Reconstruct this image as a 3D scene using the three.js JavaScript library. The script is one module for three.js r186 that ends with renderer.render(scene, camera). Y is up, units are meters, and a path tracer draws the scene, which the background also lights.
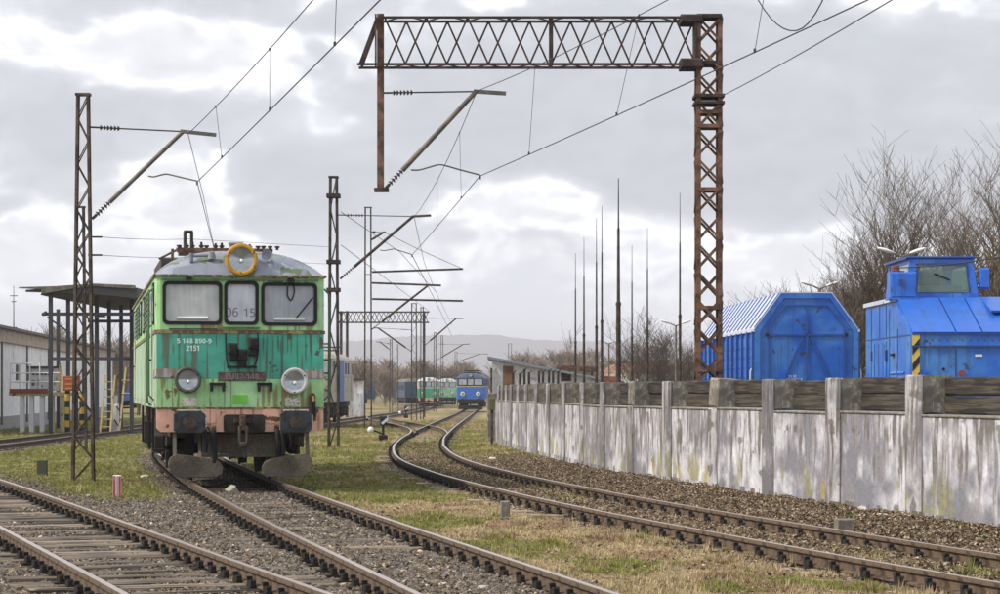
import * as THREE from 'three';
import { mergeGeometries, toCreasedNormals } from 'three/addons/utils/BufferGeometryUtils.js';
import { TextGeometry } from 'three/addons/geometries/TextGeometry.js';
import { FontLoader } from 'three/addons/loaders/FontLoader.js';

// ---------------------------------------------------------------- camera, sky, sun, exposure
const V = (x, y, z) => new THREE.Vector3(x, y, z);
const F = 2200, EYE = 1.6, HOR = 388.5;                 // focal length in photo pixels, eye height over the rails, horizon row
const scene = new THREE.Scene();
const camera = new THREE.PerspectiveCamera(2 * Math.atan(297 / F) * 180 / Math.PI, 1000 / 594, 0.5, 9000);
camera.position.set(0, EYE, 0);
camera.lookAt(0, EYE, -100);
camera.setViewOffset(1000, 594, 0, 297 - HOR, 1000, 594);   // shift lens: verticals stay upright
camera.updateProjectionMatrix();
const renderer = new THREE.WebGLRenderer({ antialias: true });
renderer.setSize(1024, 608);
renderer.toneMapping = THREE.LinearToneMapping;
renderer.toneMappingExposure = 1.5;
renderer.shadowMap.enabled = true;

const sun = new THREE.DirectionalLight(0xfff1de, 3.0);
sun.position.set(-62, 60, -30); sun.target.position.set(0, 0, -50);
sun.castShadow = true; sun.shadow.radius = 16; sun.shadow.mapSize.set(4096, 4096);
Object.assign(sun.shadow.camera, { left: -60, right: 60, top: 60, bottom: -60, near: 1, far: 300 });
scene.add(sun, sun.target);

// ---------------------------------------------------------------- noise
const rng = (s) => () => { s |= 0; s = s + 0x6D2B79F5 | 0; let t = Math.imul(s ^ s >>> 15, 1 | s); t = t + Math.imul(t ^ t >>> 7, 61 | t) ^ t; return ((t ^ t >>> 14) >>> 0) / 4294967296; };
const hash = (x, y, z) => { let h = Math.imul(x, 374761393) + Math.imul(y, 668265263) + Math.imul(z, 2147483647 ^ 0x5bd1e995) | 0; h = Math.imul(h ^ h >>> 13, 1274126177); return ((h ^ h >>> 16) >>> 0) / 4294967296; };
const fade = (t) => t * t * (3 - 2 * t), lerp = (a, b, t) => a + (b - a) * t, clamp = (x, a = 0, b = 1) => Math.min(b, Math.max(a, x));
const ss = (a, b, x) => fade(clamp((x - a) / (b - a)));
function n2(x, y, px = 0, py = 0, k = 0) {                // value noise, periodic when px, py are given
  let x0 = Math.floor(x), y0 = Math.floor(y), x1 = x0 + 1, y1 = y0 + 1; const u = fade(x - x0), v = fade(y - y0);
  if (px) { x0 = ((x0 % px) + px) % px; x1 = ((x1 % px) + px) % px; } if (py) { y0 = ((y0 % py) + py) % py; y1 = ((y1 % py) + py) % py; }
  const a = hash(x0, y0, k), c = hash(x0, y1, k), p = a + (hash(x1, y0, k) - a) * u, q = c + (hash(x1, y1, k) - c) * u; return p + (q - p) * v;
}
function fbm2(x, y, o = 4, px = 0, py = 0, k = 0) { let s = 0, a = .5, t = 0; for (let i = 0; i < o; i++) { s += a * n2(x, y, px, py, k + i * 17); t += a; x *= 2; y *= 2; px *= 2; py *= 2; a *= .5; } return s / t; }
function n3(x, y, z) {
  const xi = Math.floor(x), yi = Math.floor(y), zi = Math.floor(z), u = fade(x - xi), v = fade(y - yi), w = fade(z - zi);
  const a = hash(xi, yi, zi), b = hash(xi, yi + 1, zi), c = hash(xi, yi, zi + 1), d = hash(xi, yi + 1, zi + 1);
  const p = a + (hash(xi + 1, yi, zi) - a) * u, q = b + (hash(xi + 1, yi + 1, zi) - b) * u, r = c + (hash(xi + 1, yi, zi + 1) - c) * u, s = d + (hash(xi + 1, yi + 1, zi + 1) - d) * u, e = p + (q - p) * v, f = r + (s - r) * v; return e + (f - e) * w;
}
function fbm3(x, y, z, o) { let s = 0, a = .5, t = 0; for (let i = 0; i < o; i++) { s += a * n3(x, y, z); t += a; x = x * 2.03 + 7.1; y = y * 2.03 + 3.7; z = z * 2.03 + 11.3; a *= .55; } return s / t; }

// ---------------------------------------------------------------- sky: broken grey cloud with bright gaps
{
  const W = 4096, H = 2048, data = new Float32Array(W * H * 4);
  // cloud masses in view: [azimuth, elevation (degrees), half widths, weight]: + darker mass, - thin bright cloud
  const masses = [[6.5, 6.4, 6.5, 2.2, .17], [-.5, 7.2, 4, 1.6, .13], [-3.4, 5.6, 2.0, .5, .08], [-8, 5.2, 2.2, .9, -.07], [3, 2.8, 6, .8, -.1], [-4, 3.2, 3, .7, -.1], [10.5, 5.6, 3.5, 1, .08], [-10.8, 8.2, 1.8, 1.0, .12], [-7.4, 7.2, 1.9, .8, .1], [-7.2, 9.6, 1.3, .6, .1], [-11, 5.6, 1.6, 1.0, .12], [-5.5, 5.5, 1.6, .6, .1],
    [-8.9, 8.9, 1.6, .75, -.24], [-5.6, 9.4, 1.4, .6, -.1], [2.2, 3.9, 2.6, .8, -.2], [7, 3.9, 3.5, .7, -.15], [-1.4, 4.9, 1.1, .5, -.16], [-12, 4, 1.2, 1.2, -.14], [-2.2, 9.2, 1.2, .5, -.06], [-6.8, 3.6, 1.4, .5, -.1], [0, 1.5, 13, 1.1, -.1]];
  for (let j = 0; j < H; j++) {
    const el = ((j + .5) / H - .5) * Math.PI, y = Math.sin(el), c = Math.cos(el);
    for (let i = 0; i < W; i++) {
      const th = ((i + .5) / W - .5) * 2 * Math.PI, x = Math.cos(th) * c, z = Math.sin(th) * c, o = (j * W + i) * 4;
      if (y < -.02) { data[o] = .6; data[o + 1] = .6; data[o + 2] = .62; data[o + 3] = 1; continue; }
      const az = Math.atan2(x, -z) * 180 / Math.PI, e = el * 180 / Math.PI, near = Math.abs(az) < 20 && e < 14, oct = near ? 8 : 4;
      if (!near && (i % 4 || j % 4)) { const s = (((j >> 2) << 2) * W + ((i >> 2) << 2)) * 4; if (data[s + 3]) { for (let q = 0; q < 4; q++) data[o + q] = data[s + q]; continue; } }
      const s = 13, wx = fbm3(x * 20 + 40, y * 42, z * 20, near ? 4 : 2) - .5, wy = fbm3(x * 20, y * 42 + 80, z * 20, near ? 4 : 2) - .5;
      let d = fbm3(x * s + wx * .9, y * 34 + wy * 1.2, z * s + 5, oct);
      const fine = near ? fbm3(x * 90 + wx * 3, y * 210 + wy * 3, z * 90, 4) - .5 : 0;
      let b = 0;
      if (near) for (const [a, l, ha, hl, w] of masses) { const q = ((az - a) / ha) ** 2 + ((e - l) / hl) ** 2; if (q < 6) b += w * Math.exp(-q); }
      d = d * 1.05 - .055 + b + .03 + fine * .125;
      const m = ss(.405, .535, d) * .8 + ss(.52, .68, d) * .2, rim = Math.exp(-(((d - .415) / .028) ** 2)), thin = ss(.42, .28, d);
      let L = lerp(.78, .455, m) + rim * .17 + fine * .2 * (1 - .55 * m) - thin * .12;
      L = lerp(L, .98, ss(5, 0, e) * .85);
      const cool = .5 + .5 * m;
      data[o] = L * (1 - .05 * cool); data[o + 1] = L * (1 - .005 * cool); data[o + 2] = L * (1 + .075 * cool); data[o + 3] = 1;
    }
  }
  const t = new THREE.DataTexture(data, W, H, THREE.RGBAFormat, THREE.FloatType);
  t.mapping = THREE.EquirectangularReflectionMapping; t.magFilter = THREE.LinearFilter; t.needsUpdate = true;
  scene.background = t; scene.environment = t;
}

// ---------------------------------------------------------------- surveying helpers
const slope = (d) => -.0037 * clamp(d - 35, 0, 235);      // the yard falls gently away from the camera
const at = (px, py, d) => V((px - 500) / F * d, EYE + (HOR - py) / F * d, -d);
const hOf = (py, d) => EYE + (HOR - py) / F * d, xOf = (px, d) => (px - 500) / F * d;
function table(rows) {                                     // smooth x(d) through surveyed points
  const n = rows.length, m = rows.map((r, i) => i === 0 ? (rows[1][1] - r[1]) / (rows[1][0] - r[0]) : i === n - 1 ? (r[1] - rows[i - 1][1]) / (r[0] - rows[i - 1][0]) : (rows[i + 1][1] - rows[i - 1][1]) / (rows[i + 1][0] - rows[i - 1][0]));
  return (d) => {
    if (d <= rows[0][0]) return rows[0][1] + m[0] * (d - rows[0][0]);
    if (d >= rows[n - 1][0]) return rows[n - 1][1] + m[n - 1] * (d - rows[n - 1][0]);
    let i = 0; while (rows[i + 1][0] < d) i++;
    const h = rows[i + 1][0] - rows[i][0], t = (d - rows[i][0]) / h, t2 = t * t, t3 = t2 * t;
    return rows[i][1] * (2 * t3 - 3 * t2 + 1) + m[i] * h * (t3 - 2 * t2 + t) + rows[i + 1][1] * (3 * t2 - 2 * t3) + m[i + 1] * h * (t3 - t2);
  };
}
const trackA = (d) => -2.145 - .345 * (d - 17.2);
const trackB = table([[8, 2.26], [17.26, .106], [21.46, -.873], [25.1, -1.72], [30.9, -3.04], [37.1, -4.38], [45, -5.92], [53, -7.4], [65, -9.4], [80, -11.4], [100, -13.4], [140, -15.8]]);
const trackC = table([[10, 7.35], [17, 5.25], [21.1, 4.05], [25.2, 2.98], [29.1, 2.0], [34.9, .78], [42.3, -.45], [52.2, -1.62], [64.3, -2.36], [75, -2.68], [84, -2.82], [111, -2.98], [178, -3.15], [260, -3.4]]);
const branch = table([[80, -2.78], [88, -2.87], [96, -3.13], [103, -3.52], [111, -4.18], [123, -5.45], [137, -7.0], [150, -8.25], [165, -9.2], [180, -9.55]]);
const trackD = table([[40, -15], [66, -16], [77, -16.45], [90, -17], [110, -18], [150, -20.4]]);
const trackE = table([[100, -10.1], [135, -9.95], [170, -9.5], [207, -9.25], [300, -9.8], [345, -10]]);
const wallX = table([[18, 7.85], [22, 6.9], [27, 5.75], [30, 5.1], [34, 4.3], [38, 3.5], [44, 2.45], [49.4, 1.8], [57, 1.05], [66, .4], [78, -.15]]);

// ---------------------------------------------------------------- building helpers
const used = new Map();
function numbered(name) { const k = used.get(name) ?? 0; used.set(name, k + 1); return k ? name + '_' + String(k).padStart(3, '0') : name; }
function thing(name, label, category, pos = [0, 0, 0], turn = 0, group) {
  const o = new THREE.Group(); o.name = numbered(name); o.position.set(...pos); o.rotation.y = turn;
  o.userData = { label, category }; if (group) o.userData.group = group; scene.add(o); return o;
}
function flat(g) { g = g.index ? g.toNonIndexed() : g; for (const k of Object.keys(g.attributes)) if (!['position', 'normal', 'uv'].includes(k)) g.deleteAttribute(k); if (!g.attributes.normal) g.computeVertexNormals(); g.morphAttributes = {}; return g; }
function boxUV(g, off = [0, 0, 0]) {                       // uv in metres, by the way a face points
  const p = g.attributes.position, n = g.attributes.normal, uv = new Float32Array(p.count * 2);
  for (let t = 0; t < p.count; t += 3) {
    let ax = 0, ay = 0, az = 0; for (let k = 0; k < 3; k++) { ax += Math.abs(n.getX(t + k)); ay += Math.abs(n.getY(t + k)); az += Math.abs(n.getZ(t + k)); }
    for (let k = 0; k < 3; k++) {
      const i = t + k, x = p.getX(i) + off[0], y = p.getY(i) + off[1], z = p.getZ(i) + off[2];
      if (ay > ax && ay > az) { uv[2 * i] = x; uv[2 * i + 1] = z; } else if (ax > az) { uv[2 * i] = z; uv[2 * i + 1] = y; } else { uv[2 * i] = x; uv[2 * i + 1] = y; }
    }
  }
  g.setAttribute('uv', new THREE.BufferAttribute(uv, 2)); return g;
}
const join = (gs, off) => { gs = [gs].flat(9).filter(Boolean).map(flat); return boxUV(gs.length > 1 ? mergeGeometries(gs) : gs[0], off); };
function mesh(name, gs, mat, parent, off) {
  const m = new THREE.Mesh(join(gs, off), mat); m.name = parent ? name : numbered(name); m.castShadow = m.receiveShadow = true; (parent ?? scene).add(m); return m;
}
function share(name, geo, mat, parent) { const m = new THREE.Mesh(geo, mat); m.name = name; m.castShadow = m.receiveShadow = true; parent.add(m); return m; }
function tag(o, label, category, group) { o.userData = { label, category }; if (group) o.userData.group = group; return o; }
function structure(name, gs, mat) { const m = mesh(name, gs, mat); m.userData.kind = 'structure'; return m; }
const M4 = new THREE.Matrix4(), EU = new THREE.Euler(), QT = new THREE.Quaternion();
function put(g, x = 0, y = 0, z = 0, rx = 0, ry = 0, rz = 0) { return g.applyMatrix4(M4.compose(V(x, y, z), QT.setFromEuler(EU.set(rx, ry, rz)), V(1, 1, 1))); }
const box = (w, h, d, x, y, z, rx, ry, rz) => put(new THREE.BoxGeometry(w, h, d), x, y, z, rx, ry, rz);
function bevel(w, h, d, b, x = 0, y = 0, z = 0, rx = 0, ry = 0, rz = 0) {   // box with chamfered edges
  const s = new THREE.Shape(); const X = w / 2 - b, Y = h / 2 - b; s.moveTo(-X, -Y); s.lineTo(X, -Y); s.lineTo(X, Y); s.lineTo(-X, Y);
  const g = new THREE.ExtrudeGeometry(s, { depth: d - 2 * b, bevelEnabled: true, bevelSize: b, bevelThickness: b, bevelSegments: 1, steps: 1 }); g.translate(0, 0, -d / 2 + b); return put(g, x, y, z, rx, ry, rz);
}
function span(a, b, w, h, up) {                            // straight bar between two points
  const d = b.clone().sub(a), L = d.length(), g = new THREE.BoxGeometry(w, h, L); d.normalize();
  const u0 = up ?? (Math.abs(d.y) > .95 ? V(0, 0, 1) : V(0, 1, 0)), r = u0.clone().cross(d).normalize(), u = d.clone().cross(r), m = new THREE.Matrix4().makeBasis(r, u, d);
  m.setPosition(a.clone().add(b).multiplyScalar(.5)); return g.applyMatrix4(m);
}
function rod(a, b, r0, r1 = r0, seg = 8) {
  const d = b.clone().sub(a), L = d.length(), g = new THREE.CylinderGeometry(r1, r0, L, seg); g.applyQuaternion(QT.setFromUnitVectors(V(0, 1, 0), d.normalize())); const c = a.clone().add(b).multiplyScalar(.5); return g.translate(c.x, c.y, c.z);
}
function pipe(pts, r, seg = 6, closed = false) { return new THREE.TubeGeometry(new THREE.CatmullRomCurve3(pts, closed, 'catmullrom', .2), Math.max(2, (pts.length - 1) * 5), r, seg, closed); }
function wireGeo(pts, r) { const out = []; for (let i = 0; i < pts.length - 1; i++) out.push(rod(pts[i], pts[i + 1], r, r, 5)); return out; }
const disc = (r, t, x, y, z, seg = 24) => put(new THREE.CylinderGeometry(r, r, t, seg), x, y, z, Math.PI / 2, 0, 0);   // round plate facing +z
function lathe(prof, x, y, z, seg = 28) { return put(new THREE.LatheGeometry(prof.map(([r, h]) => new THREE.Vector2(r, h)), seg), x, y, z, Math.PI / 2, 0, 0); }   // axis along +z
function poly(pts, depth, z = 0, holes = [], b = 0) {      // outline in xy, thickness towards +z
  const s = new THREE.Shape(pts.map((p) => new THREE.Vector2(...p))); for (const h of holes) s.holes.push(new THREE.Path(h.map((p) => new THREE.Vector2(...p))));
  return new THREE.ExtrudeGeometry(s, { depth, bevelEnabled: b > 0, bevelSize: b, bevelThickness: b, bevelSegments: 1 }).translate(0, 0, z);
}
function rr(x0, y0, x1, y1, r, n = 5) { const out = []; for (const [cx, cy, a] of [[x1 - r, y0 + r, -90], [x1 - r, y1 - r, 0], [x0 + r, y1 - r, 90], [x0 + r, y0 + r, 180]]) for (let i = 0; i <= n; i++) { const t = (a + 90 * i / n) * Math.PI / 180; out.push([cx + r * Math.cos(t), cy + r * Math.sin(t)]); } return out; }

// ---------------------------------------------------------------- materials
function tex(W, H, fn, srgb = true, rep = [1, 1]) {
  const data = new Uint8Array(W * H * 4);
  for (let j = 0; j < H; j++) for (let i = 0; i < W; i++) { const c = fn(i / W, j / H, i, j), o = (j * W + i) * 4; for (let k = 0; k < 3; k++) data[o + k] = clamp(c[k] ?? c) * 255; data[o + 3] = 255; }
  const t = new THREE.DataTexture(data, W, H); t.wrapS = t.wrapT = THREE.RepeatWrapping; t.magFilter = THREE.LinearFilter; t.minFilter = THREE.LinearMipmapLinearFilter; t.generateMipmaps = true;
  if (srgb) t.colorSpace = THREE.SRGBColorSpace; t.repeat.set(...rep); t.needsUpdate = true; return t;
}
const mix3 = (a, b, t) => [lerp(a[0], b[0], t), lerp(a[1], b[1], t), lerp(a[2], b[2], t)];
const hex = (h) => [(h >> 16 & 255) / 255, (h >> 8 & 255) / 255, (h & 255) / 255];
const mat = (o) => new THREE.MeshStandardMaterial({ roughness: .8, ...o });
const grainTex = tex(256, 256, (u, v) => { const n = fbm2(u * 16, v * 16, 4, 16, 16, 3); return [n, n, n]; }, false, [1, 1]);
// steel gone to rust: two tones in patches with a fine grain
function rustMat(a, b, k, size = 1.2, rough = .85) {
  const A = hex(a), B = hex(b);
  return mat({ map: tex(256, 256, (u, v) => { const n = fbm2(u * 6, v * 6, 5, 6, 6, k), g = n2(u * 90, v * 90, 90, 90, k + 5); const c = mix3(A, B, ss(.38, .62, n)); return c.map((q) => q * (.82 + .32 * g)); }, true, [1 / size, 1 / size]), roughness: rough });
}
// painted sheet with chips and rust runs
function paintMat(h, o = {}) {
  const { chip = .24, run = .4, size = 3, res = 256, k = 1, rough = .5, under = 0x5b4330, fadeTo = null } = o, P = hex(h), U = hex(under), Fd = fadeTo === null ? P : hex(fadeTo);
  return mat({ map: tex(res, res, (u, v) => {
    let c = mix3(P, Fd, ss(.4, .68, fbm2(u * 4, v * 4, 3, 4, 4, k + 40))); c = c.map((q) => q * (.93 + .14 * fbm2(u * 24, v * 24, 3, 24, 24, k)));
    const runs = ss(.70, .86, n2(u * 64, v * 3, 64, 3, k + 9) * .6 + fbm2(u * 8, v * 6, 3, 8, 6, k + 3) * .6) * run;
    c = mix3(c, U.map((q) => q * 1.25), runs);
    c = mix3(c, U.map((q) => q * .8), ss(.80, .90, n2(u * 110, v * 5, 110, 5, k + 13) * .7 + fbm2(u * 9, v * 4, 3, 9, 4, k + 14) * .42) * run * .75);
    const ch = ss(.74 - chip * .25, .78 - chip * .25, fbm2(u * 22, v * 22, 4, 22, 22, k + 21) * .62 + fbm2(u * 5, v * 5, 2, 5, 5, k + 2) * .42);
    return mix3(c, U, ch * .9);
  }, true, [1 / size, 1 / size]), roughness: rough });
}
const M = {
  rust: rustMat(0x483429, 0x735746, 11), rustDark: rustMat(0x2a2220, 0x463730, 12), steel: rustMat(0x2f2d2c, 0x4b423c, 13), steelGrey: rustMat(0x55544f, 0x6e665c, 14, 1.2, .6),
  wire: mat({ color: 0x2b2a2a, roughness: .6 }), insulator: mat({ color: 0x3a2a22, roughness: .3 }),
  railSide: rustMat(0x3d3127, 0x645444, 15, .6), railTop: mat({ color: 0xb9aaa2, roughness: .34, metalness: .7 }), chair: rustMat(0x151414, 0x2a2521, 16, .3),
  black: mat({ color: 0x17181a, roughness: .7 }), rubber: mat({ color: 0x131416, roughness: .85 }), bogie: rustMat(0x1a1816, 0x352f2a, 17, .8), plough: rustMat(0x4f4a41, 0x655e52, 18, 1.6),
  concrete: null, wood: null, white: mat({ color: 0xd8dade, roughness: .6 }), glass: null,
};

// ---------------------------------------------------------------- the ground: one sheet from behind the camera to the far hills
const lin = (h) => new THREE.Color(h);
const GC = { ballast: lin(0x6d5e4f), dirt: lin(0x665240), dry: lin(0xb3a07c), green: lin(0x86874a), litter: lin(0x5c4b3a), rusty: lin(0x84654d), field: lin(0x8a8458) };
const offA = (x, d) => (x - trackA(d)) * .945, offB = (x, d) => (x - trackB(d)) * .975, offC = (x, d) => (x - trackC(d)) * .965;
function zone(x, d) {                                      // what lies on the ground here, as weights
  const n = fbm2(x * .55 + 31, d * .4 + 7, 3), n1 = fbm2(x * 1.9 + 3, d * 1.5, 3, 0, 0, 9), a = offA(x, d), b = offB(x, d), c = offC(x, d), j = (n1 - .5) * .9;
  let bal = 0, lit = 0, green = 0;
  if (d < 60) bal = Math.max(bal, ss(2.0, 1.5, Math.abs(a) + j), a < 0 ? ss(4.6, 3.4, -a + j * 2) * .8 : 0);
  if (d < 120) bal = Math.max(bal, ss(1.35, 1.0, Math.abs(b) + j * .6));
  if (a > 0 && b < 0) bal = Math.max(bal, ss(37.5, 33.5, d + j * 3) * ss(.2, .42, n1 + .1));
  if (d > 78) { bal = Math.max(bal, .8 * ss(1.7, 1.1, Math.abs(x - branch(d)) + j)); if (d > 100) bal = Math.max(bal, .8 * ss(1.9, 1.2, Math.abs(x - trackE(d)) + j)); }
  if (d > 40) bal = Math.max(bal, ss(1.9, 1.3, Math.abs(x - trackD(d)) + j));
  const w = wallX(Math.min(d, 80));
  if (d < 80) { lit = Math.max(ss(1.25, .8, Math.abs(c) + j * .3) * .85, c > 0 && x < w + .6 ? ss(.7, 1.0, c + j * .3) * ss(70, 50, d + j * 6) : 0); if (x > w + .3) lit = .7; }
  else bal = Math.max(bal, .7 * ss(1.5, 1.0, Math.abs(c) + j));
  green = ss(.40, .60, n + (n1 - .5) * .5 + (d > 34 ? .11 : -.05) + (b < 0 && d > 36 ? .16 : 0) + (d > 36 && d < 64 && b > 1 && c < -1.2 ? .12 : 0) - (d < 60 && c < -.7 && c > -2.2 ? .16 : 0) - (d > 90 ? .12 : 0));
  const rusty = d < 64 ? ss(2.6, 1.1, Math.abs(c + 1.3)) * ss(.42, .62, n1) * (c < -.9 ? 1 : 0) : 0;
  return { bal: clamp(bal), lit: clamp(lit), green, rusty, n, n1 };
}
const gcol = new THREE.Color();
function groundColor(x, d, out) {
  const q = zone(x, d);
  out.copy(GC.dry).lerp(GC.rusty, q.rusty * .8).lerp(GC.green, q.green * .85);
  if (d > 260) out.lerp(GC.field, ss(260, 420, d));
  gcol.copy(GC.litter).lerp(GC.dirt, ss(.35, .65, q.n1)); out.lerp(gcol, q.lit);
  gcol.copy(GC.ballast).lerp(GC.dirt, ss(.4, .7, q.n)); out.lerp(gcol, q.bal);
  return out.multiplyScalar(.8 + .4 * n2(x * 6, d * 6, 0, 0, 4));
}
function groundY(x, d) {
  let y = slope(d) - .185; if (d < -1 || d > 400) return y;
  const q = zone(x, d), near = d < 90 ? 1 : .3, n = fbm2(x * 1.2, d * 1.2, 4, 0, 0, 31);
  const c = offC(x, d), w = wallX(Math.min(d, 80)), a = offA(x, d), b = offB(x, d);
  y += (n - .45) * .09 * near * (1 - .75 * q.bal);
  const m = fbm2(x * 1.1 + 9, d * .9, 3, 0, 0, 77) - .5;
  if (Math.abs(a) < 1.5 && d < 60) y += m * .07 - .012; else if (Math.abs(b) < 1.4) y += m * .09 + .012;
  if (d < 85) {
    if (c > 1) y += .12 * ss(1.1, 2.4, c) * ss(80, 50, d) * (.7 + .6 * n);
    if (x > w + .15) y += .45 * ss(.15, .6, x - w);
    if (Math.abs(c) < .78) y += .03 + m * .05;
  }
  return y;
}
{
  const rows = [-80, -40, -15, 0, 5]; for (let d = 8; d < 80; d += .24) rows.push(d); for (let d = 80; d < 8000; d *= 1.045) rows.push(d);
  const N = 260, pos = [], col = [], idx = [], c = new THREE.Color();
  for (const d of rows) { const w = 14 + Math.max(d, 0); for (let i = 0; i <= N; i++) { const t = i / N * 2 - 1, x = w * (.42 * t + .58 * t ** 3); pos.push(x, groundY(x, d), -d); groundColor(x, Math.max(d, 2), c); col.push(c.r, c.g, c.b); } }
  for (let j = 0; j < rows.length - 1; j++) for (let i = 0; i < N; i++) { const a = j * (N + 1) + i, b = a + N + 1; idx.push(a, a + 1, b, a + 1, b + 1, b); }
  const g = new THREE.BufferGeometry(); g.setAttribute('position', new THREE.Float32BufferAttribute(pos, 3)); g.setAttribute('color', new THREE.Float32BufferAttribute(col, 3));
  const uv = new Float32Array(pos.length / 3 * 2); for (let i = 0; i < uv.length / 2; i++) { uv[2 * i] = pos[3 * i]; uv[2 * i + 1] = pos[3 * i + 2]; }
  g.setAttribute('uv', new THREE.BufferAttribute(uv, 2)); g.setIndex(idx); g.computeVertexNormals();
  const grit = tex(512, 512, (u, v) => { const n = fbm2(u * 40, v * 40, 3, 40, 40, 71), m = fbm2(u * 7, v * 7, 3, 7, 7, 72); const k = .52 + .62 * n * (.7 + .6 * m); return [k, k * .985, k * .96]; }, true, [.55, .55]);
  const bump = tex(512, 512, (u, v) => { const n = fbm2(u * 48, v * 48, 3, 48, 48, 73); return [n, n, n]; }, false, [.55, .55]);
  const m = new THREE.Mesh(g, mat({ vertexColors: true, map: grit, bumpMap: bump, bumpScale: .03, roughness: 1 })); m.name = 'ground'; m.userData.kind = 'structure'; m.receiveShadow = m.castShadow = true; scene.add(m);
}
// far wooded hills
{
  const prof = table([[-955, 78], [-668, 84], [-305, 88], [-191, 95], [-95, 99], [0, 98], [40, 93], [191, 84], [382, 73], [573, 64], [1200, 58], [2200, 70]]);
  const pos = [], idx = [], N = 420, R = 26, col = [], c = new THREE.Color();
  for (let j = 0; j <= R; j++) for (let i = 0; i <= N; i++) {
    const x = lerp(-3400, 3400, i / N), t = j / R, d = 4800 + t * 2600, rise = ss(0, .72, t);
    const y = -8 + (prof(x * 4200 / d) * 1.6 + 8) * rise + (fbm2(x * .004, d * .003, 3) - .5) * 22 * rise + (t > .1 ? hash(i, j, 3) * 6 : 0);
    pos.push(x, y, -d); const n = fbm2(x * .02, d * .02, 3, 0, 0, 8); c.setRGB(.09 + .05 * n, .088 + .045 * n, .08 + .03 * n); col.push(c.r, c.g, c.b);
  }
  for (let j = 0; j < R; j++) for (let i = 0; i < N; i++) { const a = j * (N + 1) + i, b = a + N + 1; idx.push(a, a + 1, b, a + 1, b + 1, b); }
  const g = new THREE.BufferGeometry(); g.setAttribute('position', new THREE.Float32BufferAttribute(pos, 3)); g.setAttribute('color', new THREE.Float32BufferAttribute(col, 3)); g.setIndex(idx); g.computeVertexNormals();
  const m = new THREE.Mesh(g, mat({ vertexColors: true, roughness: 1 })); m.name = 'hills'; m.userData.kind = 'structure'; scene.add(m);
}
scene.fog = new THREE.FogExp2(0xf2f4ff, .00026);

// ---------------------------------------------------------------- railway tracks
const railProfile = [[-.036, -.002], [-.031, 0], [.031, 0], [.036, -.002], [.036, -.04], [.009, -.055], [.009, -.125], [.0625, -.138], [.0625, -.149], [-.0625, -.149], [-.0625, -.138], [-.009, -.125], [-.009, -.055], [-.036, -.04]];
function lateral(fn, d) { const k = (fn(d + .05) - fn(d - .05)) / .1, L = Math.hypot(1, k); return [1 / L, k / L, k]; }
function railLine(fn, off, d0, d1, y = 0) { const out = []; for (let d = d0; ; d = Math.min(d1, d + (d < 60 ? .6 : 1.5))) { const [rx, rz] = lateral(fn, d); out.push({ p: V(fn(d) + off * rx, slope(d) + y, -d + off * rz), r: V(rx, 0, rz) }); if (d >= d1) break; } return out; }
function sweep(line, prof, closed = true) {
  const pos = [], n = prof.length;
  for (let k = 0; k < (closed ? n : n - 1); k++) {
    const [ax, ay] = prof[k], [bx, by] = prof[(k + 1) % n];
    for (let i = 0; i < line.length - 1; i++) {
      const q = (o, x, y) => [o.p.x + o.r.x * x, o.p.y + y, o.p.z + o.r.z * x], A = q(line[i], ax, ay), B = q(line[i], bx, by), C = q(line[i + 1], bx, by), D = q(line[i + 1], ax, ay);
      pos.push(...A, ...B, ...C, ...A, ...C, ...D);
    }
  }
  const g = new THREE.BufferGeometry(); g.setAttribute('position', new THREE.Float32BufferAttribute(pos, 3)); g.computeVertexNormals(); return g;
}
function addRail(parent, line) {
  const r = mesh('rail', sweep(line, railProfile), M.railSide, parent);
  mesh('running_surface', sweep(line, [[-.03, .0015], [.03, .0015]], false), M.railTop, r); return r;
}
const woodTex = (k, a, b) => tex(512, 128, (u, v) => { const g = fbm2(u * 6, v * 40, 4, 6, 40, k), cr = ss(.66, .72, n2(u * 5, v * 22, 5, 22, k + 4)); const c = mix3(hex(a), hex(b), ss(.3, .7, g)); return c.map((q) => q * (1 - .5 * cr)); }, true, [.4, 1.6]);
const sleeperMats = [mat({ map: woodTex(51, 0x5a5048, 0x84786a) }), mat({ map: woodTex(52, 0x4a423b, 0x75695c) }), mat({ map: woodTex(53, 0x6b6156, 0x968a7a) })];
const paleSleepers = [mat({ map: woodTex(54, 0x857868, 0xa99b87) }), mat({ map: woodTex(55, 0x746657, 0x9a8a76) })];
M.wood = mat({ map: woodTex(56, 0x2a2621, 0x4d463c) });
const sleeperGeos = [1, 2, 3].map((s) => {
  const g = bevel(2.5, .14, .24, .018), p = g.attributes.position, R = rng(s * 91);
  for (let i = 0; i < p.count; i++) { const k = hash(Math.round(p.getX(i) * 50), Math.round(p.getY(i) * 50) + s * 7, Math.round(p.getZ(i) * 50)); p.setXYZ(i, p.getX(i) + (k - .5) * .05, p.getY(i) + (hash(s, Math.round(p.getX(i) * 9), Math.round(p.getZ(i) * 20)) - .5) * .018, p.getZ(i) + (k - .5) * .024); }
  g.computeVertexNormals(); return join(g);
});
const chairGeo = join([box(.34, .022, .17, 0, -.16, 0), [-1, 1].map((s) => [bevel(.06, .075, .12, .012, s * .098, -.115, 0), put(new THREE.CylinderGeometry(.017, .02, .09, 6), s * .118, -.09, 0), box(.05, .03, .05, s * .118, -.062, 0)])]);
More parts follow.
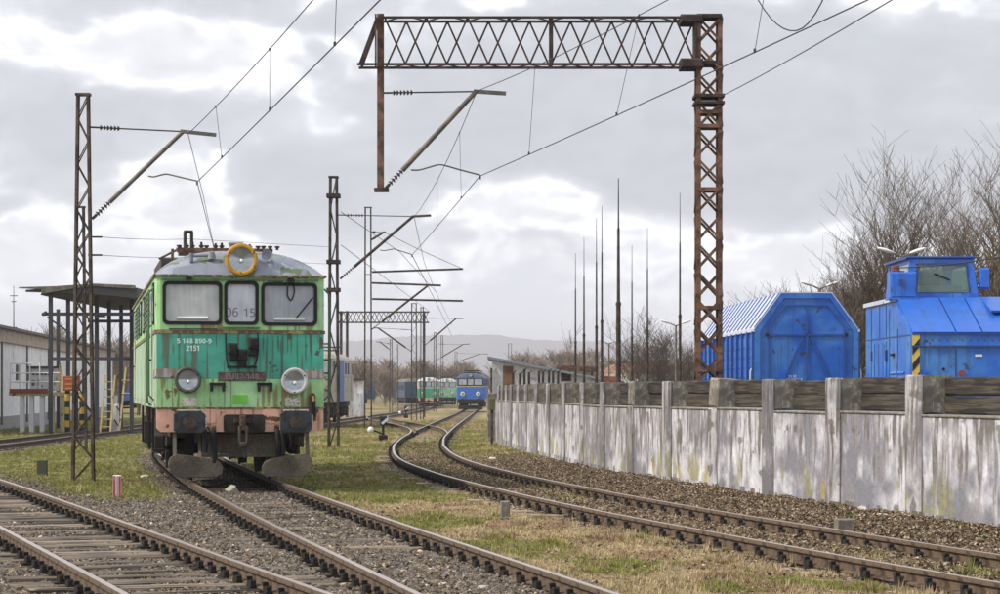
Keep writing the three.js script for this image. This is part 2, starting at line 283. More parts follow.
function addSleepers(parent, fn, d0, d1, { mats = sleeperMats, gap = .62, seed = 1, up = 0, chairTo = 1e9 } = {}) {
  const R = rng(seed); let d = d0;
  while (d < d1) {
    const [rx, rz, k] = lateral(fn, d), turn = Math.atan2(-rz, rx);
    const s = share('sleeper', sleeperGeos[Math.floor(R() * 3)], mats[Math.floor(R() * mats.length)], parent);
    s.position.set(fn(d) + (R() - .5) * .1, slope(d) - .242 + up + (R() - .5) * .018, -d); s.rotation.set((R() - .5) * .05, turn + (R() - .5) * .05, (R() - .5) * .012);
    if (d < chairTo) for (const e of [-.7525, .7525]) { const c = share('rail_chair', chairGeo, M.chair, parent); c.position.set(fn(d) + e * rx, slope(d), -d + e * rz); c.rotation.y = turn + (R() - .5) * .06; }
    d += gap / Math.hypot(1, k) * (.92 + .16 * R());
  }
}
{
  const A = thing('railway_track', 'rusty railway track crossing the lower left corner, old timber sleepers', 'railway track');
  for (const e of [-.7525, .7525]) addRail(A, railLine(trackA, e, 6, 62)); addSleepers(A, trackA, 11, 50, { seed: 3, up: .012, gap: .6 });
  const B = thing('railway_track', 'railway track running under the green locomotive to the foreground', 'railway track');
  for (const e of [-.7525, .7525]) addRail(B, railLine(trackB, e, 6, 130)); addSleepers(B, trackB, 11, 60, { seed: 4, gap: .6 });
  const C = thing('railway_track', 'curved railway track beside the concrete wall, splitting at a turnout', 'railway track');
  const bl = railLine(trackC, -.7525, 6, 80), b2 = railLine(branch, -.7525, 81, 174); addRail(C, bl.concat(b2));
  addRail(C, railLine(trackC, .7525, 6, 300)); addRail(C, railLine(trackC, -.7525, 96, 300)); addRail(C, railLine(branch, .7525, 90, 172, -.004));
  addSleepers(C, trackC, 12, 95, { seed: 5, mats: paleSleepers, up: .012, gap: .65 });
  const D = thing('railway_track', 'railway track in front of the white depot building', 'railway track');
  for (const e of [-.7525, .7525]) addRail(D, railLine(trackD, e, 40, 150)); addSleepers(D, trackD, 55, 100, { seed: 6, gap: .65, chairTo: 0 });
  const E = thing('railway_track', 'distant straight railway track carrying the grey and green-white locomotives', 'railway track');
  for (const e of [-.7525, .7525]) addRail(E, railLine(trackE, e, 100, 360));
}

// ---------------------------------------------------------------- stones, leaves and grass that nobody could count
function scatter(name, label, category, geo, material, n, seed, dMax, accept) {
  const R = rng(seed), list = [], c = new THREE.Color(); let tries = 0;
  while (list.length < n && tries++ < n * 14) {
    const d = 12.5 * (dMax / 12.5) ** R(), x = (R() * 2 - 1) * (.27 * d + 1.4), r = accept(x, d, zone(x, d), R, c);
    if (r) list.push([x, groundY(x, d) + (r.y ?? 0), -d, r, c.clone()]);
  }
  const im = new THREE.InstancedMesh(geo, material, list.length); im.name = name; im.castShadow = im.receiveShadow = true;
  list.forEach(([x, y, z, r, k], i) => { M4.compose(V(x, y, z), QT.setFromEuler(EU.set(r.rx ?? 0, R() * 6.283, r.rz ?? 0)), V(r.s * (r.sx ?? 1), r.s * (r.sy ?? 1), r.s)); im.setMatrixAt(i, M4); im.setColorAt(i, k); });
  im.userData = { label, category, kind: 'stuff' }; scene.add(im); return im;
}
const stoneGeo = (() => { const g = new THREE.IcosahedronGeometry(1, 0), p = g.attributes.position; for (let i = 0; i < p.count; i++) { const k = .7 + .5 * hash(Math.round(p.getX(i) * 9), Math.round(p.getY(i) * 9), Math.round(p.getZ(i) * 9)); p.setXYZ(i, p.getX(i) * k * 1.15, p.getY(i) * k * .75, p.getZ(i) * k); } g.computeVertexNormals(); return g; })();
const offRails = (x, d) => { for (const o of [offA(x, d), offB(x, d), offC(x, d)]) if (Math.abs(Math.abs(o) - .7525) < .1) return false; return true; };
scatter('ballast_stones', 'loose grey-brown ballast stones lying along the tracks', 'gravel', stoneGeo, mat({ color: 0xffffff, roughness: .95 }), 170000, 101, 62, (x, d, q, R, c) => {
  if (R() > q.bal * .9 + q.lit * .12 + .012 || !offRails(x, d) || x > wallX(d) - .4) return null;
  const pale = R() < .015, k = pale ? .45 + R() * .2 : .05 + .2 * R() * R() + .06 * R(), w = R(); c.setRGB(k * 1.06, k * (.88 + .1 * w), k * (.68 + .22 * w));
  return { s: (.011 + .019 * R() * R() + (R() < .02 ? .018 : 0)), y: .005, rx: R() * 6, rz: R() * 6 };
});
const leafGeo = (() => { const g = new THREE.BufferGeometry(); g.setAttribute('position', new THREE.Float32BufferAttribute([-1, .12, 0, 0, 0, .62, .05, .03, 0, -1, .12, 0, .05, .03, 0, 0, .06, -.6, 0, 0, .62, 1, .22, .05, .05, .03, 0, .05, .03, 0, 1, .22, .05, 0, .06, -.6], 3)); g.computeVertexNormals(); return g; })();
scatter('fallen_leaves', 'dry brown fallen leaves along the wall and curved track', 'leaf litter', leafGeo, mat({ color: 0xffffff, roughness: .9, side: THREE.DoubleSide }), 220000, 102, 75, (x, d, q, R, c) => {
  if (R() > q.lit * .95 + q.bal * .1 + .03 || !offRails(x, d) || x > wallX(d) - .08) return null;
  const k = .55 + .9 * R(); R() < .3 ? c.setRGB(.30 * k, .245 * k, .17 * k) : c.setRGB(.135 * k, .095 * k, .06 * k);
  return { s: .010 + .024 * R() * R() + .006 * R(), y: .004 + .025 * R(), rx: (R() - .5) * 1.3, rz: (R() - .5) * 1.3 };
});
const tuftGeo = (() => {
  const R = rng(7), pos = [];
  for (let k = 0; k < 9; k++) { const a = R() * 6.283, x = (R() - .5) * .9, z = (R() - .5) * .9, l = .25 + .75 * R(), h = .35 + .65 * R(), w = .075, c = Math.cos(a), s = Math.sin(a); pos.push(x - w * s, 0, z + w * c, x + w * s, 0, z - w * c, x + c * l * .6, h, z + s * l * .6); }
  const g = new THREE.BufferGeometry(); g.setAttribute('position', new THREE.Float32BufferAttribute(pos, 3)); g.computeVertexNormals(); return g;
})();
scatter('grass', 'short green and straw-coloured grass between the tracks', 'grass', tuftGeo, mat({ color: 0xffffff, roughness: 1, side: THREE.DoubleSide }), 230000, 103, 150, (x, d, q, R, c) => {
  const g = (1 - q.bal) * (1 - q.lit * .97) + .003; if (R() > g || !offRails(x, d) || (d < 80 && x > wallX(d) - .05)) return null;
  const k = .7 + .6 * R(), gr = R() < q.green * .85; const e = Math.abs(offC(x, d) + 1.05) < .35 || Math.abs(offB(x, d) - 1.0) < .25;
  if (gr) c.setRGB(.215 * k, .225 * k, .062 * k); else if (R() < q.rusty * .7) c.setRGB(.26 * k, .17 * k, .11 * k); else c.setRGB(.42 * k, .345 * k, .205 * k);
  const cl = ss(.5, .72, n2(x * 3.1, d * 2.4, 0, 0, 55)); return { s: ((gr ? .05 : .045) + .05 * R() * R()) * (.7 + .5 * cl) + (d > 60 ? .05 : 0), sy: (gr ? .75 : .65) + (e ? .4 * R() : 0) + .25 * cl + (R() < .012 ? 1.2 : 0), y: -.005 };
});

// ---------------------------------------------------------------- the concrete loading wall on the right
M.concrete = mat({ map: tex(2048, 256, (u, v) => {             // 16 m by 2 m: lime and soot runs, moss along the foot
  const y = v * 2, run = fbm2(u * 210 + .6 * n2(u * 60, v * 6, 60, 6, 80), v * 3, 4, 210, 3, 81), wide = fbm2(u * 60, v * 2, 3, 60, 2, 82), blot = fbm2(u * 60, v * 8, 4, 60, 8, 83), big = fbm2(u * 12, v * 2, 3, 12, 2, 84);
  let c = mix3(hex(0x797a84), hex(0xc2c4ce), ss(.36, .64, blot * .4 + big * .6));
  c = mix3(c, hex(0xdadce4), ss(.54, .7, wide * .7 + blot * .3) * .7);
  const reach = fbm2(u * 110, .3, 3, 110, 0, 86) * 1.9;      // each soot run has its own length below the ledge
  c = mix3(c, hex(0x57524f), ss(.46, .62, run * .45 + wide * .3 + blot * .25) * ss(1.50 - reach - .3, 1.50 - reach + .2, y) * .8);
  c = mix3(c, hex(0x8b878a), ss(.56, .70, fbm2(u * 70, v * 7, 5, 70, 7, 87)) * .5);
  c = mix3(c, hex(0x5b5652), ss(.67, .74, fbm2(u * 40, v * 8, 5, 40, 8, 88) * .75 + big * .25) * .6);
  c = mix3(c, hex(0x87855c), ss(.74, .84, n2(u * 44, .5, 44, 0, 89) * .78 + fbm2(u * 150, v * 6, 3, 150, 6, 90) * .42) * ss(.62, .2, y + .5 * run - .25) * .7);
  c = mix3(c, hex(0xa89a3c), ss(.84, .9, n2(u * 40, .5, 40, 0, 91) * .78 + run * .4) * ss(.6, .3, y + .35 * run) * .75);
  return c;
}, true, [1 / 16, 1 / 2]), bumpMap: tex(512, 512, (u, v) => { const n = fbm2(u * 30, v * 30, 4, 30, 30, 92); return [n, n, n]; }, false, [.5, .5]), bumpScale: .012, roughness: .95 });
M.agedConcrete = M.concrete.clone(); M.agedConcrete.color.set(0xe2e0dc);
M.mossConcrete = mat({ map: tex(512, 512, (u, v) => { const n = fbm2(u * 9, v * 9, 5, 9, 9, 93), m = fbm2(u * 30, v * 30, 3, 30, 30, 94), r = n2(u * 60, v * 3, 60, 3, 95); let c = mix3(hex(0x6a655e), hex(0x8d8982), ss(.3, .72, n)); c = mix3(c, hex(0xb5b3b0), ss(.60, .74, n * .5 + r * .5) * .6); return mix3(c, hex(0x63624a), ss(.52, .7, m * .6 + n * .4) * .45); }, true, [1, 1]), roughness: 1 });
{
  const wall = thing('concrete_retaining_wall', 'stained concrete retaining wall with posts and dark timber infill along the curved track', 'wall');
  // march along the wall in even bays
  const pts = []; let d = 19.9; pts.push(d); while (d < 77) { const [, , k] = lateral(wallX, d); d += 2.98 / Math.hypot(1, k); pts.push(d); }
  const R = rng(21), ledge = 1.27, top = 1.76;
  for (let i = 0; i < pts.length - 1; i++) {
    const d0 = pts[i], d1 = pts[i + 1], P0 = V(wallX(d0), 0, -d0), P1 = V(wallX(d1), 0, -d1), L = P0.distanceTo(P1), turn = Math.atan2(-(P1.z - P0.z), P1.x - P0.x);
    const bay = (name, g, m, off) => { const o = mesh(name, g, m, wall, [i * 2.98 + off, 0, 0]); o.position.set(P0.x, slope(d0) * .35 + (hash(i, 5, 2) - .5) * .03, P0.z); o.rotation.y = turn; return o; };   // local x runs along the wall, local -z faces the track
    const T = .55;                                          // thickness, away from the track
    bay('wall_panel', [bevel(L - .02, ledge + .55, T, .015, L / 2, (ledge - .55) / 2, T / 2)], M.concrete, 0);
    const lean = i === 6 ? .05 : (R() - .5) * .02, pw = .5 + (R() - .5) * .09, ph = top - ledge + (R() - .5) * .05;
    bay('post', [bevel(pw - .02, ph - .015, .46, .03, 0, ledge + ph / 2 + .002, .225, lean, 0, lean)], M.mossConcrete, i * .7);
    if (i === 6 || i === 8) bay('pilaster', [bevel(pw, ledge + .5, .05, .015, 0, (ledge - .5) / 2 - .003, -.002)], M.agedConcrete, 5 + i * 1.37);
    else bay('pilaster', [bevel(pw, ledge + ph + .5, .06, .022, 0, (ledge + ph - .5) / 2, -.002 - .022 * hash(i, 3, 9), 0, 0, lean * .4)], M.agedConcrete, 5 + i * 1.37);
    for (const k of [0, 1]) { const h = .235; bay('timber', [bevel(L - pw - .03, h, .16, .02, L / 2, ledge + .005 + h / 2 + k * (h + .006) - k * R() * .02,   .38 + (R() - .5) * .03, 0, 0, (R() - .5) * .006)], M.wood, i * 1.7 + k); }
    bay('ledge', [bevel(L - .52, .035, .03, .01, L / 2, ledge - .016, -.006)], M.mossConcrete, i);
  }
  const e = pts[pts.length - 1], ep = mesh('end_pier', [bevel(.34, 2.45, .6, .03, 0, .38, 0)], M.mossConcrete, wall); ep.position.set(wallX(e) - .1, slope(e), -e);
}

// ---------------------------------------------------------------- overhead line: masts, gantry, cantilevers, wires
const lerpV = (a, b, t) => a.clone().lerp(b, t);
function insulator(a, b, r = .055, n = 6) {                 // a string of discs between two points
  const out = [rod(a, b, .014, .014, 6)]; const u = b.clone().sub(a).normalize();
  for (let i = 0; i < n; i++) { const c = lerpV(a, b, (i + .5) / n); out.push(rod(c.clone().addScaledVector(u, -.018), c.clone().addScaledVector(u, .018), r, r * .55, 10)); }
  return out;
}
// two-legged lattice mast: legs lean together towards the top, zigzag lacing on both faces
function latticeMast(t, { h, w0, w1, dep, panels, leg = .07, m = M.steel, parts = true, both = true, pitch = 1 }) {
  const L = (s, q, k) => V(s * lerp(w0, w1, k) / 2, h * k, q * dep / 2), br = [];
  for (const s of [-1, 1]) { mesh('leg', both ? [-1, 1].map((q) => span(L(s, q, 0), L(s, q, 1), leg, leg * .35)).concat([span(V(s * w0 / 2, 0, 0), V(s * w1 / 2, h, 0), leg * .25, dep)]) : span(V(s * w0 / 2, 0, 0), V(s * w1 / 2, h, 0), leg, dep), m, t); }
  for (let i = 0; i < panels; i++) for (const q of both ? [-1, 1] : [0]) {
    const s = (i % 2 ? 1 : -1), a = L(s, q, i / panels), b = L(-s, q, (i + 1) / panels); br.push(span(a, b, .022, .01, V(0, 0, 1)));
  }
  if (!br.length) br.push(span(V(-w0 / 2, h * .3, 0), V(w0 / 2, h * .3, 0), .04, .03), span(V(-w1 / 2, h * .7, 0), V(w1 / 2, h * .7, 0), .04, .03));
  if (parts) for (const g of br) mesh('brace', g, m, t); else mesh('lacing', br, m, t);
  mesh('head_plate', box(w1 + leg + .04, .05, dep + .04, 0, h + .027, 0), m, t);
  mesh('foot_block', bevel(w0 + .3, .3, dep + .25, .03, 0, -.15, 0), M.mossConcrete, t);
}
// cantilever arm: all points in mast coordinates; tie, stub bar, diagonal tube, steady arm
function cantilever(t, { tieA, tieB, barB, footA, steadyA, steadyM, steadyB, tube = .045, tm = M.steelGrey }) {
  const i1 = lerpV(tieA, tieB, .12), i2 = lerpV(tieA, tieB, .34), f1 = lerpV(footA, tieB, .05), f2 = lerpV(footA, tieB, .19);
  mesh('tie_rod', [rod(tieA, i1, .018), rod(i2, tieB, .014)], M.wire, t);
  mesh('insulator', insulator(i1, i2), M.insulator, t);
  mesh('stub_bar', span(lerpV(tieB, barB, -.08), barB, .07, .07), tm, t);
  mesh('foot_bracket', rod(footA, f1, .03), M.steel, t);
  mesh('insulator', insulator(f1, f2, .06, 5), M.insulator, t);
  mesh('diagonal_tube', rod(f2, tieB, tube, tube * .9, 10), tm, t);
  if (steadyA) mesh('steady_arm', [pipe([steadyA, lerpV(steadyA, steadyM, .3).add(V(0, -.03, 0)), steadyM, lerpV(steadyM, steadyB, .5), steadyB], .016), rod(steadyB, steadyB.clone().add(V(0, -.08, 0)), .02)], tm, t);
}
const wires = (name, label, pts, r, cat = 'wire') => tag(mesh(name, wireGeo(pts, r), M.wire), label, cat);

// left foreground mast with the cantilever over the green locomotive's track
{
  const d = 43, X = xOf(83, d), g = groundY(X, d), t = thing('catenary_mast', 'tall rusty lattice catenary mast with cantilever, left of the green locomotive', 'catenary mast', [X, g, -d]);
  const P = (px, py, dd = d) => at(px, py, dd).sub(t.position);
  latticeMast(t, { h: hOf(96, d) - g, w0: .40, w1: .2, dep: .14, panels: 17, leg: .05, m: rustMat(0x3a2e28, 0x5c4c42, 31) });
  cantilever(t, { tieA: P(88, 127), tieB: P(183, 131.5), barB: P(216, 135), footA: P(92, 219), steadyA: P(148, 176), steadyM: P(166, 174), steadyB: P(197, 181) });
  mesh('wire_bracket', [rod(P(88, 237), P(102, 237), .018), rod(P(88, 255), P(102, 255), .018)], M.steel, t);
  // second, lower mast standing farther back in line with it
  const d2 = 66, X2 = xOf(80, d2), g2 = groundY(X2, d2), t2 = thing('catenary_mast', 'shorter thin lattice mast seen just behind the tall left mast', 'catenary mast', [X2, g2, -d2]);
  latticeMast(t2, { h: hOf(208, d2) - g2, w0: .36, w1: .2, dep: .12, panels: 14, m: M.steel });
}
// gantry: lattice column behind the wall, cantilevered truss beam, drop post
{
  const d = 41.3, X = xOf(708.5, d), g = .1, t = thing('catenary_gantry', 'rust-brown lattice gantry, column behind the wall and truss beam over the curved track', 'gantry', [X, g, -d]);
  const P = (px, py, z = 0) => at(px, py, d).sub(t.position).add(V(0, 0, z)), H = hOf(17, d) - g, w = .40, q = .20;
  for (const s of [-1, 1]) for (const r of [-1, 1]) mesh('column_leg', [span(V(s * q, 0, r * q), V(s * q, H, r * q), .085, .022), span(V(s * (q + .034), 0, r * (q - .035)), V(s * (q + .034), H, r * (q - .035)), .018, .08)], M.rust, t);
  const n = 16;
  for (let i = 0; i < n; i++) {
    const y0 = H * i / n + .05, y1 = H * (i + 1) / n - .05;
    for (const r of [-1, 1]) { mesh('brace', span(V(-q, y0, r * (q + .012)), V(q, y1, r * (q + .012)), .045, .01, V(0, 0, 1)), M.rust, t); mesh('brace', span(V(q, y0, r * (q + .024)), V(-q, y1, r * (q + .024)), .045, .01, V(0, 0, 1)), M.rust, t); }
    for (const r of [-1, 1]) mesh('brace', span(V(r * (q + .05), i % 2 ? y0 : y1, -q), V(r * (q + .05), i % 2 ? y1 : y0, q), .045, .01, V(1, 0, 0)), M.rust, t);
  }
  for (const py of [17.5, 64, 113, 127, 190, 308, 370]) mesh('batten', box(.46, .07, .46, 0, hOf(py, d) - g, 0), py < 70 ? M.rustDark : M.rust, t);
  mesh('clamp', [box(.56, .06, .56, 0, hOf(97, d) - g, 0), box(.56, .05, .56, 0, hOf(104, d) - g, 0)], M.rustDark, t);
  // truss beam: two vertical lattice planes, laced top and bottom
  const yT = hOf(19.5, d) - g, yB = hOf(66, d) - g, x0 = xOf(381, d) - X, x1 = -.16, zz = .23, xe = xOf(358, d) - X;
  for (const r of [-1, 1]) { mesh('chord', [span(V(x0, yT, r * zz), V(x1, yT, r * zz), .045, .045)], M.rustDark, t); mesh('chord', [span(V(xe, yB, r * zz), V(x1, yB, r * zz), .045, .045)], M.rustDark, t); }
  const k = 15;
  for (let i = 0; i < k; i++) for (const r of [-1, 1]) {
    const a = lerp(x0 + .08, x1 - .1, i / k), b = lerp(x0 + .08, x1 - .1, (i + 1) / k), m = (a + b) / 2;
    mesh('brace', span(V(i % 2 === (r > 0 ? 0 : 1) ? a : b, yT, r * zz), V(i % 2 === (r > 0 ? 0 : 1) ? b : a, yB, r * zz), .034, .016, V(0, 0, 1)), M.rustDark, t);
    if (r > 0) for (const y of [yT + .012, yB - .012]) mesh('brace', span(V(a, y, i % 2 ? zz : -zz), V(b, y, i % 2 ? -zz : zz), .04, .012), M.rustDark, t);
  }
  for (const xx of [xOf(551, d) - X]) for (const r of [-1, 1]) mesh('upright', span(V(xx, yB, r * zz), V(xx, yT, r * zz), .07, .03), M.rustDark, t);
  for (const r of [-1, 1]) mesh('end_strut', span(V(xe + .05, yB, r * zz), V(x0 - .06, yT, r * zz), .05, .03, V(0, 0, 1)), M.rustDark, t);
  mesh('end_post', box(.05, yT - yB + .1, .5, x1 - .09, (yT + yB) / 2, 0), M.rustDark, t);
  mesh('gusset', [bevel(.42, .16, .56, .03, -.33, yT - .02, 0), bevel(.42, .18, .56, .03, -.33, yB + .02, 0)], M.rustDark, t);
  // drop post and cantilever
  mesh('drop_post', [span(P(380.5, 14), P(380.5, 189), .125, .1), span(P(376, 15, .1), P(376, 68, .1), .03, .1)], M.rust, t);
  mesh('post_foot', box(.27, .07, .2, xOf(381.5, d) - X, hOf(190, d) - g, 0), M.rustDark, t);
  cantilever(t, { tieA: P(381, 93), tieB: P(476, 91.5), barB: P(506, 93.5), footA: P(385, 189), steadyA: P(411, 170), steadyM: P(440, 164.5), steadyB: P(480, 175), tube: .05 });
}
// overhead wires
const pw = (rows) => rows.map(([px, py, d]) => at(px, py, d));
function sagged(a, b, sag, n = 12) { return Array.from({ length: n + 1 }, (_, i) => { const t = i / n, p = lerpV(a, b, t); p.y -= sag * 4 * t * (1 - t); return p; }); }
{
  // over the green locomotive's track: heights over the rails are even, the line follows the track
  const c0 = at(197, 182, 43), m0 = at(188, 134, 43), c1 = V(trackB(4) + .5, 5.62, -4), m1 = V(trackB(4) + .4, 6.75, -4);
  const cw = sagged(c0, at(380, 0, 22.8), 0.01, 4).concat([c1]); wires('contact_wire', 'contact wire rising over the green locomotive to the upper left edge', cw, .0085);
  const mw = sagged(m0, at(312, 1, 28), .05, 5).concat([at(345, -40, 25.2), m1]); wires('messenger_wire', 'upper messenger wire from the left mast to the top edge', mw, .0075);
  const on = (line, d) => { for (let i = 0; i < line.length - 1; i++) { const a = -line[i].z, b = -line[i + 1].z; if ((d - a) * (d - b) <= 0) return lerpV(line[i], line[i + 1], (d - a) / (b - a)); } return line[0].clone(); };
  const drop = (label, upper, lower, d) => { const p = on(upper, d), q = on(lower, d); mesh('clip', [bevel(.03, .05, .04, .008, q.x, q.y + .02, q.z), bevel(.025, .04, .03, .006, p.x, p.y, p.z)], M.wire, tag(mesh('dropper_wire', wireGeo([p, q], .0045), M.wire), label, 'wire')); };
  drop('short dropper wire at the end of the left cantilever bar', mw, cw, 38.4); drop('middle dropper wire between the two wires left of the gantry', mw, cw, 31.8); drop('dropper wire touching the top edge above the locomotive', mw, cw, 25.8);
  wires('contact_wire', 'contact wire falling from the left cantilever to the locomotive roof', [c0, at(213, 245, 58), at(222, 300, 92)], .0085);
  wires('messenger_wire', 'messenger wire falling from the left cantilever behind the locomotive roof', [m0, at(203, 195, 52), at(212, 238, 62), at(226, 300, 100)], .0075);
  wires('cross_wire', 'upper thin cross wire behind the left mast', sagged(at(99, 237, 43), at(190, 239, 60), .03, 5).concat([at(330, 247, 72)]), .006);
  wires('cross_wire', 'lower thin cross wire behind the left mast', sagged(at(99, 255, 43), at(186, 257, 60), .03, 5).concat([at(330, 264, 72)]), .006);
  // over the curved track
  const c2 = at(480, 176, 41.3), m2 = at(477, 91, 41.3);
  const cw2 = sagged(c2, at(868, 0, 23.2), .02, 6).concat([at(1080, -95, 18.6)]), mw2 = sagged(m2, at(668, 0, 31.2), .06, 6).concat([at(790, -70, 26), at(860, -112, 23.5)]);
  wires('contact_wire', 'contact wire from the gantry cantilever to the upper right edge', cw2, .0085);
  wires('messenger_wire', 'messenger wire passing behind the gantry beam to the top edge', mw2, .0075);
  wires('anchor_wire', 'lower wire from the gantry column to the upper right edge', sagged(at(720, 97, 41.1), at(892, 0, 24), .03, 6).concat([at(1060, -93, 19)]), .008);
  drop('dropper wire hanging below the gantry beam at its middle', mw2, cw2, 37.6); drop('dropper wire hanging below the right half of the gantry beam', mw2, cw2, 32.4); drop('dropper wire right of the gantry column at the top edge', mw2, cw2, 26.6);
  wires('jumper_wire', 'drooping jumper loop right of the gantry at the top edge', Array.from({ length: 13 }, (_, i) => { const t = i / 12; return at(752 + 76 * t, -12 + 43 * (1 - ((t - .55) / (t < .55 ? .55 : .45)) ** 2), lerp(26.4, 25.2, t)); }), .008);
  const cw3 = sagged(c2, at(412, 255, 69.5), .02, 5), mw3 = sagged(m2, at(414, 217, 69.5), .25, 6); wires('contact_wire', 'contact wire from the gantry to the second mast', cw3, .0085);
  wires('messenger_wire', 'messenger wire from the gantry to the second mast', mw3, .0075);
  drop('dropper wire left of the gantry steady arm', mw3, cw3, 46.5); drop('thin dropper wire near the second mast', mw3, cw3, 55.5);
  wires('contact_wire', 'distant contact wire beyond the second mast', [at(412, 255, 70), at(436, 302, 114), at(452, 336, 175)], .012);
  wires('messenger_wire', 'distant messenger wire beyond the second mast', [at(414, 217, 70), at(424, 262, 96), at(434, 288, 116), at(452, 325, 178)], .01);
  wires('stay_wire', 'thin stay wire from the second mast down to the right', [at(341, 212, 69.5), at(400, 252, 100), at(436, 292, 140)], .012);
  wires('stay_wire', 'second thin stay wire crossing behind the second mast', [at(341, 245, 69.5), at(372, 268, 90), at(430, 312, 150)], .012);
  wires('stay_wire', 'thin wire descending to the long cross arm end', [at(384, 232, 114), at(420, 250, 114), at(463, 269, 114)], .014);
}
// masts down the yard: [legs px, top row, base row, depth, label, cantilevers]
function yardMast(px, top, d, label, { w0 = .34, w1 = .2, panels = 12, dep = .2, collars = [], m = M.steel, arms = [], bars = [] }) {
  const X = xOf(px, d), g = groundY(X, d), t = thing('catenary_mast', label, 'catenary mast', [X, g, -d], 0, 'catenary masts down the yard');
  const P = (x, y) => at(x, y, d).sub(t.position);
  latticeMast(t, { h: hOf(top, d) - g, w0, w1, dep, panels, m, parts: d < 80, both: d < 80 });
  for (const c of collars) mesh('collar', box(w1 + .22, .12, dep + .2, 0, hOf(c, d) - g, 0), M.rustDark, t);
  for (const [tx, ty, bx, by, ex, ey, fx, fy, s] of arms) cantilever(t, { tieA: P(tx, ty), tieB: P(bx, by), barB: P(ex, ey), footA: P(fx, fy), ...(s ? { steadyA: P(s[0], s[1]), steadyM: P(s[2], s[3]), steadyB: P(s[4], s[5]) } : {}), tube: d > 80 ? .06 : .05, tm: M.steel });
  for (const [ax, ay, bx, by] of bars) mesh('cross_arm', span(P(ax, ay), P(bx, by), .09, .1), M.steel, t);
}
yardMast(333.5, 178, 69.5, 'dark catenary mast with collars right behind the green locomotive', { w0: .3, w1: .2, panels: 9, dep: .3, collars: [196, 262, 290], arms: [[338, 215, 413, 216.5, 431, 215.5, 340, 279, [380, 250, 394, 249, 412, 254.5]]] });
yardMast(368, 208, 112, 'slim twin-leg mast with three long cross arms', { w0: .34, w1: .28, panels: 0, dep: .14, bars: [[372, 272, 463, 269], [372, 283, 441, 285.5], [372, 299, 463, 301]], arms: [[371, 232, 384, 232, 386, 232.5, 371, 240], [371, 283, 428, 285.5, 441, 285.5, 371, 330]] });
yardMast(414, 304, 150, 'tall mast left of the far green-white locomotive', { w0: .36, w1: .3, dep: .14, panels: 16, arms: [[412, 330, 378, 328, 374, 328, 412, 352]] });
yardMast(422, 308, 158, 'slim mast right beside the far green-white locomotive', { w0: .2, w1: .16, dep: .12, panels: 0, arms: [[424, 318, 456, 318.5, 463, 318.5, 424, 346]] });
yardMast(435, 333, 235, 'small far mast in front of the green-white locomotive', { w0: .3, w1: .2, dep: .14, panels: 8, arms: [[437, 344, 463, 344.5, 470, 344, 437, 360]] });
yardMast(391, 340, 230, 'far mast in front of the blue coaches', { w0: .3, w1: .2, dep: .14, panels: 8, arms: [[390, 344, 380, 342, 376, 342, 390, 350]] });
yardMast(397, 345, 262, 'second far mast in front of the blue coaches', { w0: .3, w1: .2, dep: .14, panels: 8 });
yardMast(442, 336, 290, 'thin far mast behind the green-white locomotive', { w0: .34, w1: .24, dep: .2, panels: 6 });
yardMast(510, 344, 300, 'short dark far mast above the white shed', { w0: .5, w1: .4, dep: .3, panels: 6 });
yardMast(456, 352, 330, 'far mast just left of the blue locomotive roof', { w0: .4, w1: .3, dep: .2, panels: 4, arms: [[457, 353, 480, 354, 488, 354, 457, 362]] });
// far portal over the tracks
{
  const d = 178, t = thing('catenary_portal', 'far lattice portal spanning the tracks left of the blue locomotive', 'gantry', [xOf(385, d), slope(d) - .18, -d]);
  const P = (px, py, z = 0) => at(px, py, d).sub(t.position).add(V(0, 0, z));
  for (const y of [312, 322.5]) mesh('chord', [span(P(338, y, .25), P(429, y, .25), .1, .1), span(P(338, y, -.25), P(429, y, -.25), .1, .1)], M.steel, t);
  const br = []; for (let i = 0; i < 20; i++) { const a = lerp(339, 428, i / 20), b = lerp(339, 428, (i + 1) / 20); br.push(span(P(a, 312), P(b, 322.5), .06, .05), span(P(b, 312), P(a, 322.5), .06, .05)); } mesh('lacing', br, M.steel, t);
  for (const px of [341, 347, 424]) mesh('column', span(P(px, 311), V(P(px, 0).x, 0, 0), .2, .3), M.steel, t);
}

